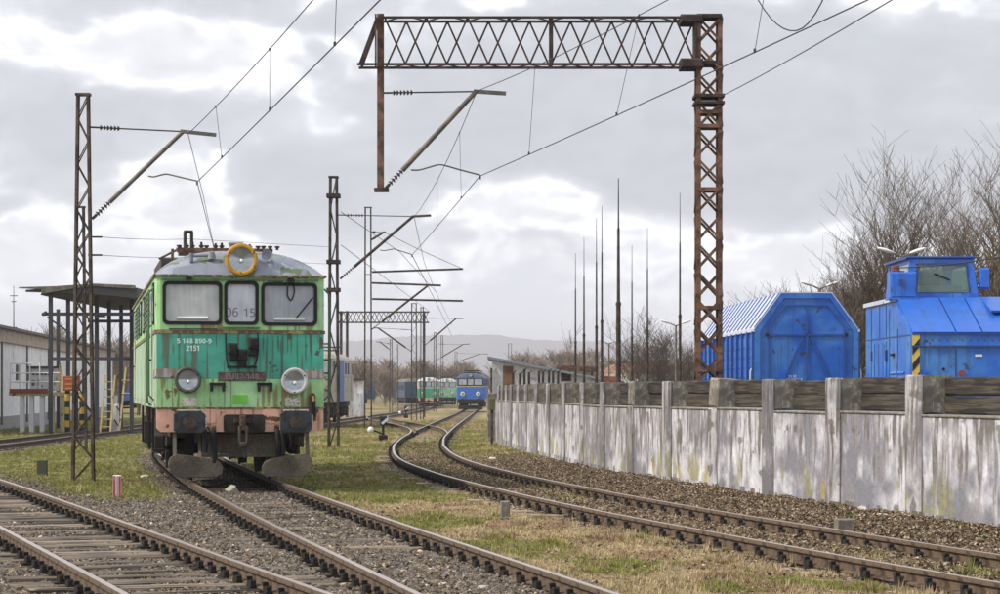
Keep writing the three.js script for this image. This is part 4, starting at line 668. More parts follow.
// ---------------------------------------------------------------- blue hopper-roof wagon behind the wall
{
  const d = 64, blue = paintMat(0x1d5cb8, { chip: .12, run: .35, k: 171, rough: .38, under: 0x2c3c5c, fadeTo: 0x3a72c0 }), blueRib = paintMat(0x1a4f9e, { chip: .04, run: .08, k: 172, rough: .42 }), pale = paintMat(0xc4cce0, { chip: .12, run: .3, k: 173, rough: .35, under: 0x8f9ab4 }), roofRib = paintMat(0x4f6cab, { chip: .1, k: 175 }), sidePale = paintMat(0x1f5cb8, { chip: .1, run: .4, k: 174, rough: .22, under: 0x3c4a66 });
  const t = thing('covered_wagon', 'bright blue covered wagon with angled ribbed roof behind the wall', 'wagon', [xOf(806.5, d), .3, -d], .035), L = 12, hw = 1.5, ys = 3.02, yt = 4.06, ht = .74;
  const end = [[-hw, .55], [hw, .55], [hw, ys], [ht, yt], [-ht, yt], [-hw, ys]];
  mesh('body', poly(end, L, -L), blue, t);
  mesh('end_rim', [poly(end.map(([x, y]) => [x * 1.015, y + .01]), .05, .0, [[[-1.36, .7], [1.36, .7], [1.36, ys - .06], [ht - .06, yt - .14], [-ht + .06, yt - .14], [-1.36, ys - .06]]])], blue, t);
  const ef = [[-1.1, .7], [1.1, .7], [1.1, 3.1], [.62, 3.72], [-.62, 3.72], [-1.1, 3.1]], door = mesh('end_door', poly(ef, .03, .002), blue, t);
  for (let i = 0; i < 6; i++) { const a = ef[i], b = ef[(i + 1) % 6]; mesh('frame_bar', span(V(a[0], a[1], .045), V(b[0], b[1], .045), .05, .04, V(0, 0, 1)), blueRib, door); }
  for (const [a, b] of [[[0, .7], [0, 3.72]], [[-1.16, 2.86], [1.16, 2.86]], [[-.12, 2.8], [-.98, .8]], [[.12, 2.8], [.98, .8]]]) mesh('frame_bar', span(V(...a, .05), V(...b, .05), .055, .05, V(0, 0, 1)), blueRib, door);
  for (const x of [-1.16, 1.16]) mesh('hinge', box(.08, .1, .06, x, 2.86, .06), M.rubber, door);
  mesh('lettering', [text('31 51', .07, -.42, 1.62, .034), text('0840 214-7', .07, -.37, 1.52, .034)], mat({ color: 0xc9d6ee }), door);
  for (const s of [-1, 1]) {
    const n = Math.hypot(hw - ht, yt - ys), ang = Math.atan2(yt - ys, hw - ht);
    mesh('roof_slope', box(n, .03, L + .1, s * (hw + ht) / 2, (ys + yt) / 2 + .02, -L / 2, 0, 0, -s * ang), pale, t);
    for (let k = 0; k <= 14; k++) mesh('roof_rib', box(n, .04, .04, s * (hw + ht) / 2 + s * .018, (ys + yt) / 2 + .048, -.05 - k * (L - .1) / 14, 0, 0, -s * ang), roofRib, t);
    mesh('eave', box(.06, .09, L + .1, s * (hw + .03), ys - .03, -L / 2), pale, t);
    for (let k = 0; k < 12; k++) { mesh('side_rib', box(.09, ys - .7, .1, s * (hw + .045), (ys + .7) / 2 - .05, -.1 - k * (L - .2) / 11), blueRib, t); if (k < 11) for (let j = 0; j < 7; j++) mesh('side_board', box(.025, .28, (L - .2) / 11 - .14, s * (hw + .012), .85 + j * .3, -.1 - (k + .5) * (L - .2) / 11), k % 4 === 1 ? blue : sidePale, t); }
    mesh('grab_rail', pipe([V(s * 1.56, 1.1, -.12), V(s * 1.62, 1.2, -.12), V(s * 1.62, 1.8, -.12), V(s * 1.56, 1.9, -.12)], .02), M.white, t);
  }
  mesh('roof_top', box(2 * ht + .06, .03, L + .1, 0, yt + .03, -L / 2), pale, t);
  mesh('running_gear', [box(2.2, .4, L - .6, 0, .35, -L / 2), ...[-2, -10].map((z) => [-.75, .75].map((x) => put(new THREE.CylinderGeometry(.46, .46, .13, 20), x, .0, z, 0, 0, Math.PI / 2)))], M.bogie, t);
}
// ---------------------------------------------------------------- blue rail maintenance machine at the right edge
{
  const d = 50, X = xOf(912, d), t = thing('rail_maintenance_machine', 'bright blue track machine with glazed cab and hazard stripes at the right edge', 'machine', [X, .3, -d], 0);
  const blue = paintMat(0x1f63c4, { chip: .12, run: .35, k: 181, rough: .36, under: 0x2a3f66, fadeTo: 0x3f7cc6 }), sideB = blue, hood = paintMat(0x2b63c0, { chip: .08, run: .15, k: 183, rough: .38 }), dark = paintMat(0x173f86, { chip: .05, k: 184, rough: .45 });
  const Y = (py, dd = d) => hOf(py, dd) - .3, W = 4.4, L = 6.2, yb = Y(334), yt = Y(299.5, 52);
  // body: a side outline (z, y) carried across the width
  const side = [[0, .5], [0, yb], [-2, yt], [-L, yt], [-L, .5]];
  mesh('body', prismX(side, 0, W), blue, t);
  mesh('side_panel', prismX([[-.04, .55], [-.04, yb - .02], [-2.02, yt - .03], [-L + .05, yt - .03], [-L + .05, .55]], -.02, .012), sideB, t);
  mesh('side_roof_edge', prismX([[-1.95, yt - .05], [-1.95, yt + .05], [-L, yt + .05], [-L, yt - .05]], -.08, .25), paintMat(0xb9c3d4, { chip: .2, k: 185 }), t);
  const dr = mesh('side_door', box(.03, 2.0, 1.9, -.03, 1.45, -4.1), sideB, t); for (const [yy, zz] of [[2.1, -3.1], [1.0, -3.1], [2.1, -5.1]]) mesh('hinge', box(.05, .26, .12, -.05, yy, zz), dark, dr); mesh('notice', box(.012, .55, .5, -.052, 1.25, -3.75), M.white, dr); mesh('lock', box(.03, .3, .22, -.055, 1.22, -4.7), paintMat(0xb9b49a, { k: 186 }), dr); for (const z of [-3.5, -4.1, -4.7]) mesh('groove', box(.012, 1.9, .035, -.048, 1.45, z), dark, dr);
  for (let k = 0; k < 9; k++) for (const z of [-1.15, -2.15]) mesh('vent_slat', box(.035, .05, .8, -.035, .75 + k * .115, z, 0, 0, -.4), sideB, t);
  mesh('handle', box(.06, .06, .3, -.05, 2.1, -2.2), M.rubber, t);
  for (const [y0, y1, z] of [[.6, 3.3, -5.3], [2.5, 3.3, -4.1], [2.5, 3.3, -3.2], [.6, 3.2, -2.75], [.6, 2.7, -1.65]]) mesh('panel_seam', box(.012, y1 - y0, .03, -.026, (y0 + y1) / 2, z), dark, t);
  mesh('panel_seam', box(.012, .03, 5.9, -.026, 2.52, -3.05), dark, t);
  for (let k = 0; k < 12; k++) mesh('rivet', disc(.018, .012, .3 + k * .17, yb - .14, .006, 8), dark, t);
  for (const x of [1.0, 2.05]) mesh('panel_seam', box(.025, 1.3, .012, x, yb - 1.0, .006), dark, t);
  // sloping hood panels, near edge low
  const sl = Math.atan2(yt - yb, 2), sn = Math.hypot(yt - yb, 2);
  for (const [a, b, m] of [[.02, 1.0, hood], [1.02, 1.6, hood], [1.62, 2.25, hood]]) mesh('hood_panel', put(new THREE.BoxGeometry(b - a - .015, .04, sn), (a + b) / 2, (yb + yt) / 2 + .03, -1, sl, 0, 0), m, t);
  mesh('lifted_lid', put(new THREE.BoxGeometry(1.9, .05, 1.2), 2.95, yt - .14, -1.45, sl * .75, 0, 0), hood, t); mesh('lid_latch', box(.06, .14, .08, 2.5, yt - .05, -1.2), dark, t);
  mesh('engine_bay', [put(new THREE.BoxGeometry(1.9, .04, 1.15), 3.35, yb + .22, -.52, sl * .9, 0, 0)], M.black, t); mesh('engine_pipe', [put(new THREE.CylinderGeometry(.17, .17, .5, 16), 2.95, yb + .28, -.3, 0, 0, 1.4), new THREE.SphereGeometry(.13, 12, 8).translate(2.75, yb + .42, -.5), pipe([V(3.0, yb + .1, -.02), V(3.3, yb - .15, .06), V(3.5, yb - .6, .08)], .03)], blue, t);
  mesh('front_rail', [box(2.2, .04, .05, 1.1, yb - .28, .03), box(2.2, .03, .04, 1.1, yb - .0, .02)], dark, t);
  mesh('reflector', disc(.07, .04, 1.13, Y(373), .02, 14), mat({ color: 0x8a3b2c, roughness: .4 }), t); mesh('rivet', disc(.035, .02, .72, Y(369), .012, 12), M.rubber, t); mesh('maker_plate', box(.16, .05, .01, 1.52, Y(355.5), .008), M.white, t);
  mesh('brace_arm', [span(V(1.75, .9, .3), V(2.7, 1.75, .3), .1, .1), span(V(2.2, .9, .3), V(2.75, 1.3, .3), .06, .06)], blue, t);
  // hazard stripes: yellow and black slanted pieces
  const ha = mesh('hazard_board', box(.17, 1.9, .02, .09, yb - .95, .018), mat({ color: 0xcdb45a, roughness: .6 }), t);
  for (let k = 0; k < 5; k++) mesh('black_stripe', poly([[.007, yb - .30 - k * .38], [.173, yb - .1 - k * .38], [.173, yb - .28 - k * .38], [.007, yb - .48 - k * .38]], .006, .029), M.black, ha);
  // cab
  const cz = -2.35, cb = yt, ct = Y(259, 52.4), x0 = .36, x1 = 1.9, dp = 2.7, cabM = blue;
  const corner = [[x0, cb, cz], [x1 + .05, cb, cz], [x0 + .12, ct, cz - .12], [x1 - .08, ct, cz - .12]].map((p) => V(...p)), back = corner.map((p) => p.clone().add(V(-.02, 0, -dp)));
  mesh('cab_frame', [span(corner[0], corner[2], .16, .1, V(0, 0, 1)), span(corner[1], corner[3], .16, .1, V(0, 0, 1)), span(back[0], back[2], .12, .1, V(0, 0, 1)), span(back[1], back[3], .12, .1, V(0, 0, 1)), box(x1 - x0 + .2, .16, .12, (x0 + x1) / 2, cb + .08, cz), box(x1 - x0 - .1, .12, .12, (x0 + x1) / 2, ct - .06, cz - .12), box(.1, .3, dp, x0 + .0, cb + .15, cz - dp / 2), box(.1, .3, dp, x1 + .03, cb + .15, cz - dp / 2), box(.1, .12, dp, x0 + .1, ct - .05, cz - dp / 2 - .1), box(.1, .12, dp, x1 - .08, ct - .05, cz - dp / 2 - .1)], cabM, t);
  mesh('cab_roof', [bevel(x1 - x0 + .12, .06, dp + .2, .02, (x0 + x1) / 2, ct + .035, cz - dp / 2 - .1)], dark, t);
  const glassCab = new THREE.MeshPhysicalMaterial({ color: 0xc9ddd6, roughness: .05, transmission: .9, thickness: 0, ior: 1.5 });
  mesh('cab_window', poly([[x0 + .17, cb + .16], [x1 - .05, cb + .16], [x1 - .15, ct - .12], [x0 + .25, ct - .12]], .01, cz - .06), glassCab, t);
  mesh('cab_window', poly([[x0 + .17, cb + .16], [x1 - .05, cb + .16], [x1 - .15, ct - .12], [x0 + .25, ct - .12]], .01, cz - dp + .0), glassCab, t);
  mesh('cab_side_window', prismX([[cz - .12, cb + .3], [cz - .2, ct - .12], [cz - dp + .2, ct - .12], [cz - dp + .1, cb + .3]], x0 + .03, x0 + .045), glassCab, t); mesh('cab_side_window', prismX([[cz - .12, cb + .3], [cz - .2, ct - .12], [cz - dp + .2, ct - .12], [cz - dp + .1, cb + .3]], x1 - .03, x1 - .015), glassCab, t);
  mesh('window_rim', poly([[x0 + .15, cb + .14], [x1 - .03, cb + .14], [x1 - .13, ct - .10], [x0 + .23, ct - .10]], .03, cz - .045, [[[x0 + .2, cb + .19], [x1 - .08, cb + .19], [x1 - .18, ct - .15], [x0 + .28, ct - .15]]]), dark, t);
  mesh('seat', [bevel(.5, .7, .12, .04, x0 + .7, cb + .35, cz - 1.0), bevel(.4, .12, .5, .04, x0 + .7, cb + .05, cz - .75)], M.black, t); mesh('cab_wiper', rod(V(x0 + .62, ct - .35, cz - .03), V(x0 + 1.0, ct - .5, cz - .03), .02), M.rubber, t); mesh('control_panel', box(1.0, .3, .25, x0 + .8, cb + .2, cz - .3), mat({ color: 0x7f948a }), t);
  mesh('lamp_box', [bevel(.62, .62, .5, .04, .16, cb + .34, cz + .2), box(.7, .05, .56, .16, cb + .02, cz + .2)], blue, t); mesh('beacon', [put(new THREE.CylinderGeometry(.09, .11, .14, 16), .02, cb + .74, cz + .2), box(.3, .04, .3, .05, cb + .66, cz + .2)], mat({ color: 0x6e2a26, roughness: .35 }), t); mesh('box_handle', box(.08, .14, .04, .1, cb + .4, cz + .47), dark, t);
  mesh('mirror', [bevel(.24, .5, .16, .04, x1 + .28, cb + .52, cz - .1), rod(V(x1, cb + .4, cz - .1), V(x1 + .25, cb + .4, cz - .1), .03)], blue, t);
  mesh('running_gear', [box(3.6, .5, L - .4, W / 2, .4, -L / 2), ...[-1.4, -4.8].map((z) => [1.45, 2.95].map((x) => put(new THREE.CylinderGeometry(.45, .45, .13, 20), x, 0, z, 0, 0, Math.PI / 2)))], M.bogie, t);
}
function prismX(pts, x0, x1) { const g = poly(pts.map(([z, y]) => [-z, y]), x1 - x0, 0); g.rotateY(Math.PI / 2); g.translate(x0, 0, 0); return g; }   // (z, y) outline carried from x0 to x1
wires('cable', 'reddish cable sagging in front of the blue machine cab', sagged(at(893, 268, 47), at(1010, 255.5, 46), .05, 6), .014, 'cable');

// ---------------------------------------------------------------- round-roofed van, sheds, poles and lamps beyond the wall
{
  const d = 185, t = thing('old_van_body', 'old van body with rusty barrel roof behind the wall', 'wagon body', [xOf(655, d), slope(d) + 1.35, -d], .28), hw = 1.45, L = 9;
  const arch = []; for (let i = 0; i <= 12; i++) { const a = i / 12 * Math.PI; arch.push([-Math.cos(a) * hw * -1, 2.05 + Math.sin(a) * .95]); }
  mesh('body', box(2 * hw, 3.1, L, 0, .5, -L / 2), paintMat(0x9ab0b0, { chip: .5, run: .5, k: 191 }), t);
  mesh('roof', poly(arch, L + .3, -L - .15), rustMat(0x7a5a48, 0x94745e, 192, 2), t); mesh('end_wall', box(2 * hw - .1, .5, .05, 0, 1.8, .04), paintMat(0xb9cfd2, { chip: .45, k: 193 }), t);
  for (const x of [-.7, .6]) mesh('window', box(.4, .22, .03, x, 1.72, .07), M.black, t);
}
{
  const d = 110, t = thing('shed', 'white shed with blue-grey single-pitch roof beside the wall end', 'shed', [xOf(492, d), slope(d) - .2, -d]), Y = (py) => hOf(py, d) - t.position.y, X = (px) => xOf(px, d) - t.position.x;
  mesh('wall', poly([[0, 0], [X(602), 0], [X(602), Y(380)], [0, Y(359)]], 6, -6), paintMat(0xb9bcc2, { chip: .3, run: .5, k: 194, under: 0x8a857c }), t);
  mesh('roof', poly([[X(487.5), Y(358.6)], [X(604), Y(380.5)], [X(604), Y(378.2)], [X(487.5), Y(356.2)]], 6.6, -6.3), mat({ color: 0x76828f, roughness: .6 }), t);
  mesh('door', box(.5, 1.6, .04, X(508), Y(384) + .1, .03), rustMat(0x5f4434, 0x7a5a46, 195), t); mesh('corner_post', box(.09, 3, .1, X(491.5), 1.6, .1), M.steel, t); mesh('window', box(.5, .5, .03, X(566), Y(376), .03), M.rustDark, t);
}
{
  const R = rng(5);
  [[513, 372], [520, 373], [524.5, 369], [529, 372], [539, 371], [543, 371], [549, 370], [553, 371], [558, 371]].forEach(([px, py], i) => { const d = 84 + i * 1.2, X = xOf(px, d), g = groundY(X, d); tag(mesh('fence_post', [bevel(.1, hOf(py, d) - g, .1, .012, 0, (hOf(py, d) - g) / 2, 0), rod(V(0, hOf(py, d) - g - .05, 0), V(.12, hOf(py, d) - g + .06, 0), .02)], M.rustDark), 'short dark post in the row in front of the white shed', 'post', 'posts before the white shed').position.set(X, g, -d); });
  const poles = [[575.5, 253, 105], [584, 237, 100], [596.5, 218, 92], [602, 206, 90], [618.5, 178, 80], [632, 245, 108], [647.5, 228, 100], [680, 193, 86]];
  const words = ['leftmost', 'second', 'third', 'fourth', 'fifth, tallest', 'sixth, short', 'seventh', 'rightmost'];
  poles.forEach(([px, py, d], i) => { const X = xOf(px, d), g = groundY(X, d), h = hOf(py, d) - g, r = i === 4 ? .085 : .055, t = thing('lightning_mast', words[i] + ' of the thin tapering poles behind the wall', 'pole', [X, g, -d], 0, 'thin poles behind the wall'); mesh('lower_shaft', rod(V(0, 0, 0), V(0, h * .5, 0), r * 1.25, r, 10), M.rustDark, t); mesh('upper_shaft', rod(V(0, h * .5, 0), V(0, h * .8, 0), r * .75, r * .55, 8), M.steel, t); mesh('tip_rod', rod(V(0, h * .8, 0), V(0, h, 0), r * .4, r * .2, 6), M.steel, t); mesh('joint_collar', rod(V(0, h * .5 - .06, 0), V(0, h * .5 + .06, 0), r * 1.3, r * 1.1, 10), M.rustDark, t); });
  for (const [px, py, d, label] of [[902, 257, 75, 'twin-head street lamp above the blue machine cab'], [820, 289, 95, 'twin-head street lamp above the blue wagon roof'], [676, 326, 120, 'twin-head street lamp left of the gantry column'], [609, 344, 150, 'small twin-head street lamp between the thin poles']]) {
    const X = xOf(px, d), g = groundY(X, d), h = hOf(py, d) - g, t = thing('street_lamp', label, 'street lamp', [X, g, -d], .1); mesh('post', rod(V(0, 0, 0), V(0, h, 0), .07, .05, 10), M.steelGrey, t);
    for (const s of [-1, 1]) { const a = mesh('arm', rod(V(0, h, 0), V(s * .28, h + .12, 0), .03), M.steelGrey, t); mesh('lamp_head', put(new THREE.SphereGeometry(1, 12, 8).scale(.32, .065, .13), s * .55, h + .22, 0, 0, 0, s * .3), M.white, a); }
  }
  tag(mesh('steel_beam', [span(at(556, 367.5, 118), at(596, 369.5, 118), .25, .3), ...[560, 592].map((px) => span(at(px, 368, 118), V(xOf(px, 118), -.4, -118), .12, .12))], M.rust), 'low rusty steel frame behind the white shed', 'frame');
  const dd = 140, tt = thing('scrap_roof', 'low rust-red shed roof left of the old van body', 'shed', [xOf(608, dd), slope(dd), -dd]); mesh('roof', poly([[-1.2, 2.4], [1.1, 2.35], [.5, 2.75], [-.5, 2.8]], 4, -4), rustMat(0x6e4434, 0x8a5a44, 196), tt); mesh('wall', box(2.1, 2.4, 3.8, 0, 1.2, -2), paintMat(0x9a948c, { k: 197 }), tt);
}

// ---------------------------------------------------------------- depot on the left: building, canopy, platform
{
  const a = V(-22.9, 0, -92), b = V(-30.2, 0, -172), L = a.distanceTo(b), g = slope(110) - .2, turn = Math.atan2(-(b.z - a.z), b.x - a.x), t = thing('depot_building', 'long pale lavender-white depot building behind the canopy', 'building', [a.x, g, a.z], turn);
  const wallM = paintMat(0xeaebf0, { chip: .12, run: .25, k: 201, size: 6, under: 0xa3a5ac, rough: .9 }), H = 4.35;
  mesh('wall', box(L, H, 9, L / 2, H / 2, -4.6), wallM, t); mesh('plinth', box(L + .02, .7, .08, L / 2, .35, -.06), paintMat(0x8f929c, { k: 202 }), t);
  mesh('parapet', box(L + .3, .62, 9.3, L / 2, H + .32, -4.6), paintMat(0xa2917c, { chip: .35, run: .6, k: 203, size: 4, under: 0x6d5b4a }), t); mesh('roof_edge', box(L + .6, .14, 9.8, L / 2, H + .7, -4.6), M.steelGrey, t);
  for (let i = 0; i < 9; i++) { const w = mesh('window', box(1.3, .8, .04, 22 + i * 5, 2.9, -.08), M.black, t); mesh('window_frame', [box(1.42, .07, .08, 22 + i * 5, 3.33, -.07), box(1.42, .07, .08, 22 + i * 5, 2.47, -.07), box(.06, .9, .08, 22 + i * 5, 2.9, -.07)], M.white, w); }
  for (let i = 0; i < 6; i++) mesh('downpipe', rod(V(15 + i * 10, .3, .04), V(15 + i * 10, H, .04), .05), M.steelGrey, t);
  // thin aerial on the roof
  const ae = thing('roof_aerial', 'thin aerial mast on the depot roof at the left edge', 'aerial', [xOf(13.5, 112), g + H + .75, -112]); mesh('mast', rod(V(0, 0, 0), V(0, 2.2, 0), .03, .015, 6), M.steel, ae); mesh('cross_arm', [rod(V(-.2, 1.7, 0), V(.2, 1.7, 0), .02), rod(V(-.12, 1.4, 0), V(.12, 1.4, 0), .02)], M.steel, ae); mesh('foot', box(.3, .12, .3, 0, .04, 0), M.steel, ae);
}
{
  const d = 96, g = slope(d) - .2, t = thing('track_canopy', 'dark steel canopy on tall posts over the depot track', 'canopy', [0, g, -d]), X = (px) => xOf(px, d), Y = (py) => hOf(py, d) - g;
  mesh('roof', poly([[X(30), Y(290.5)], [X(52), Y(291.5)], [X(52), Y(296)], [X(100), Y(288.2)], [X(143), Y(291)], [X(143), Y(287.6)], [X(104), Y(286)], [X(66), Y(288.5)], [X(30), Y(289.5)]].map((p) => p), .3, 2), M.steelGrey, t);
  const dk = mat({ color: 0x4a4b4e, roughness: .8 });
  mesh('roof_deck', poly([[X(50), Y(297)], [X(102), Y(296)], [X(145), Y(299)], [X(145), Y(290)], [X(103), Y(287)], [X(52), Y(291)]], 18, -16), dk, t); mesh('fascia', poly([[X(36), Y(294)], [X(102), Y(296)], [X(145), Y(300)], [X(145), Y(290)], [X(103), Y(287)], [X(36), Y(292)]], .12, 2.02), dk, t);
  for (const [px, dd] of [[50.5, 94], [68, 99], [84, 103], [96.5, 96], [109, 101], [121, 106], [131.5, 98], [58, 112]]) { const x = xOf(px, dd), gg = slope(dd) - .2; mesh('post', [box(.16, hOf(296, 96) - gg, .16, x, (hOf(296, 96) - gg) / 2 + gg - g, d - dd), box(.36, .06, .36, x, gg - g + .05, d - dd)], mat({ color: 0x33363e, roughness: .75 }), t); }
  for (const [y, x0, x1, z] of [[315, 48, 142, 1.2], [358, 42, 140, -2], [317, 62, 142, -6]]) mesh('tie_beam', span(V(X(x0), Y(y), z), V(X(x1), Y(y), z), .12, .14), mat({ color: 0x3f434c, roughness: .75 }), t);
  mesh('brace', [span(V(X(52), Y(318), 1), V(X(72), Y(332), 1), .07, .07), span(V(X(52), Y(313), 1.2), V(X(48), Y(316), 1.2), .3, .1)], dk, t);
  const lamp = mesh('hanging_lamp', [put(new THREE.CylinderGeometry(.08, .28, .16, 14), X(104), Y(316), 1)], M.steelGrey, t); void lamp;
}
{
  const d = 100, gx = xOf(43, d), g = groundY(gx, d), t = thing('servicing_platform', 'white raised servicing platform with railings and red edge by the depot', 'platform', [gx, g, -d]), X = (px) => xOf(px, d) - gx, Y = (py) => hOf(py, d) - g;
  mesh('deck', box(X(76) - X(12), .16, 2, 0, Y(394), -.5), paintMat(0xb9ab80, { k: 211 }), t); mesh('red_edge', box(X(50) - X(12), .2, .08, (X(50) + X(12)) / 2, Y(391), .55), paintMat(0x7c3a34, { chip: .3, k: 212 }), t);
  for (const px of [23.5, 33, 43.5, 53.5, 64]) mesh('leg', box(.2, Y(395), .2, X(px), Y(395) / 2, .3), px > 50 ? paintMatCache2() : M.white, t);
  for (const px of [12.5, 22, 32, 42, 52, 62]) mesh('rail_post', rod(V(X(px), Y(393), .5), V(X(px), Y(363), .5), .035), px > 50 ? paintMat(0xb9aa58, { k: 213 }) : M.white, t);
  for (const y of [363.5, 373, 382]) mesh('hand_rail', rod(V(X(12.5), Y(y), .5), V(X(y < 370 ? 34 : 62), Y(y), .5), .03), M.white, t);
  mesh('cabinet', [bevel(X(52) - X(27), Y(368) - Y(391), 1, .03, (X(27) + X(52)) / 2, (Y(368) + Y(391)) / 2, -1)], paintMat(0xc2c6d0, { k: 214 }), t); for (let i = 0; i < 5; i++) mesh('cabinet_vent', box(.12, .12, .03, X(31 + i * 4), Y(373.5), -.48), M.black, t); mesh('cabinet_roof', box(1.3, .08, 1.2, (X(26) + X(53)) / 2, Y(367), -1), M.steel, t);
  const o = thing('control_box', 'orange-red control box on the depot platform', 'box', [xOf(71.5, 99), g, -99]); mesh('housing', bevel(.72, hOf(376, 99) - hOf(391, 99), .4, .03, 0, hOf(383.5, 99) - g, 0), paintMat(0xa04f2e, { chip: .3, k: 215 }), o); for (const y of [379, 384, 388.5]) mesh('lettering_bar', box(.5, .06, .01, 0, hOf(y, 99) - g, .205), mat({ color: 0xcf8a62 }), o); mesh('stand', [-.25, .25].map((x) => box(.08, hOf(390, 99) - g, .08, x, (hOf(390, 99) - g) / 2, 0)), M.steel, o);
  for (const [px, dd, w] of [[67, 98, 'left'], [81.5, 98.5, 'right']]) { const x = xOf(px, dd), gg = groundY(x, dd), h = hOf(394, dd) - gg, b = thing('hazard_bollard', 'yellow and black striped bollard, ' + w + ' one below the orange box', 'bollard', [x, gg, -dd], 0, 'striped bollards by the platform'); for (let k = 0; k < 6; k++) mesh('band', put(new THREE.CylinderGeometry(.11, .11, h / 6 - .002, 12), 0, h / 6 * (k + .5), 0), k % 2 ? mat({ color: 0xc9a93a }) : M.black, b); }
  const l = thing('yellow_ladder', 'yellow ladder leaning by the depot canopy posts', 'ladder', [xOf(106.5, 97), groundY(xOf(106.5, 97), 97), -97]); for (const s of [-.22, .22]) mesh('stile', span(V(s, 0, .4), V(s + .1, 2.6, -.3), .07, .07), paintMat(0xb3a468, { k: 216 }), l); for (let i = 1; i < 8; i++) mesh('rung', rod(V(-.2 + i * .012, i * .33, .4 - i * .089), V(.22 + i * .012, i * .33, .4 - i * .089), .02), paintMatCache2(), l);
  const l2 = thing('yellow_railing', 'pale yellow railing post pair right of the ladder', 'railing', [xOf(119, 100), groundY(xOf(119, 100), 100), -100]); for (const [s, k] of [[0, .25], [.5, .1]]) mesh('post', span(V(s, 0, 0), V(s + k, 3, -.3), .08, .08), paintMatCache2(), l2); for (const y of [1.2, 1.8, 2.4]) mesh('rail', rod(V(.1, y, -.1), V(.6, y, -.2), .03), paintMatCache2(), l2);
  const p = thing('blue_drum', 'white pump cabinet on a stand under the canopy', 'pump', [xOf(113, 102), groundY(xOf(113, 102), 102), -102]); mesh('pump_body', [bevel(.5, 1.3, .4, .05, 0, .66, 0), put(new THREE.CylinderGeometry(.2, .2, .4, 14), 0, 1.5, 0)], M.white, p); mesh('pump_hose', pipe([V(.2, 1.2, .2), V(.45, .8, .3), V(.3, .3, .3), V(.1, .6, .25)], .03), M.rubber, p); p.name = numbered('fuel_pump');
}
function paintMatCache2() { return paintMatCache2.m ??= paintMat(0xc6bc8a, { k: 218, chip: .2 }); }

// ---------------------------------------------------------------- small things on the ground
function stub(name, label, cat, px, base, w, h, dep, m, extra) { let d = F * (EYE + .17) / (base - HOR); d = F * (EYE - groundY(xOf(px, d), d)) / (base - HOR); const X = xOf(px, d), g = groundY(X, d), t = thing(name, label, cat, [X, g - .02, -d], .12); const s = F / d; mesh('block', bevel(w / s, h / s + .02, dep ?? w / s, .012, 0, h / s / 2, 0), m, t); extra?.(t, w / s, h / s); return t; }
stub('marker_post', 'short red and white striped marker post between the two foreground tracks', 'marker post', 117, 498, 8, 23, .1, M.white, (t, w, h) => { for (const x of [-.34, .34]) mesh('red_stripe', box(w * .27, h, .004, x * w, h / 2 + .002, .053), paintMat(0xa83a44, { chip: .3, k: 221, size: .5, under: 0xb9a8a4 }), t); mesh('thin_stripe', box(w * .1, h, .004, .04 * w, h / 2 + .002, .053), mat({ color: 0xb9667a }), t); });
stub('concrete_stump', 'mossy concrete stump left of the tall lattice mast', 'stump', 42, 475.5, 10, 16, .2, mat({ color: 0x4e5244, roughness: 1 }));
stub('survey_stone', 'grey survey stone in the grass in front of the curved track', 'survey stone', 505, 520, 9, 20, .1, M.mossConcrete, (t, w, h) => mesh('foot', bevel(w * 1.35, .05, .14, .01, 0, .04, .0), M.mossConcrete, t));
stub('concrete_block', 'squat concrete block beside the wall foot at the right', 'block', 844, 523.5, 17, 13, .2, M.mossConcrete);
stub('stone_block', 'pale broken concrete lump between the rails before the locomotive', 'stone', 234, 494, 9, 9, .16, mat({ color: 0x9a978a, roughness: 1 })).rotation.set(.2, .7, .5);
for (const [px, py, s, k] of [[485, 588, .075, 1], [432, 570, .05, 2], [420, 565, .035, 3], [443, 584, .05, 4], [865, 516, .11, 5], [884, 524, .07, 6], [810, 587, .05, 7], [878, 530, .05, 8], [130, 449, .09, 9], [160, 448, .1, 10], [145, 476, .1, 11], [493, 458, .1, 12]]) {
  const d = F * (EYE + .16) / (py - HOR), X = xOf(px, d), g = stoneGeo.clone(); g.scale(s * (1 + .3 * hash(k, 1, 1)), s * .55, s); const m = mesh('pale_stone', g, mat({ color: k % 3 ? 0xb9b5ac : 0xd0cfc8, roughness: .9 })); m.position.set(X, groundY(X, d) + s * .15, -d); m.rotation.y = k;
  tag(m, ['large white stone between the rails at the lower middle', 'white stone between the rails left of the largest', 'small white stone right of the left rail', 'pale stone beside the largest white one', 'white scrap of litter by the wall foot block', 'pale stone right of the white litter by the wall', 'pale stone in the dry grass at the lower right', 'small pale stone by the curved rail at right', 'pale stone in the grass left of the locomotive', 'second pale stone in the grass left of the locomotive', 'pale stone at the foot of the tall left mast', 'pale stones by the wall end'][k - 1], 'stone');
}
for (const [px, base, d, label] of [[383, 433, 82, 'black and white point lever by the turnout'], [406, 412.5, 170, 'small far point lever between the tracks']]) {
  const X = xOf(px, d), t = thing('point_lever', label, 'point lever', [X, groundY(X, d), -d], .2), w = new THREE.SphereGeometry(.12, 14, 10);
  mesh('stand', [bevel(.3, .25, .3, .03, 0, .1, 0), rod(V(0, .1, 0), V(0, .75, 0), .05), bevel(.24, .34, .2, .02, 0, .75, 0)], M.black, t); mesh('lever_arm', rod(V(0, .25, 0), V(-.42, .42, .1), .03), M.rubber, t); mesh('counterweight', w.translate(-.48, .42, .1), M.white, t); mesh('arrow_panel', put(new THREE.BoxGeometry(.3, .09, .02), .05, .74, .12, 0, 0, .7), M.white, t);
}
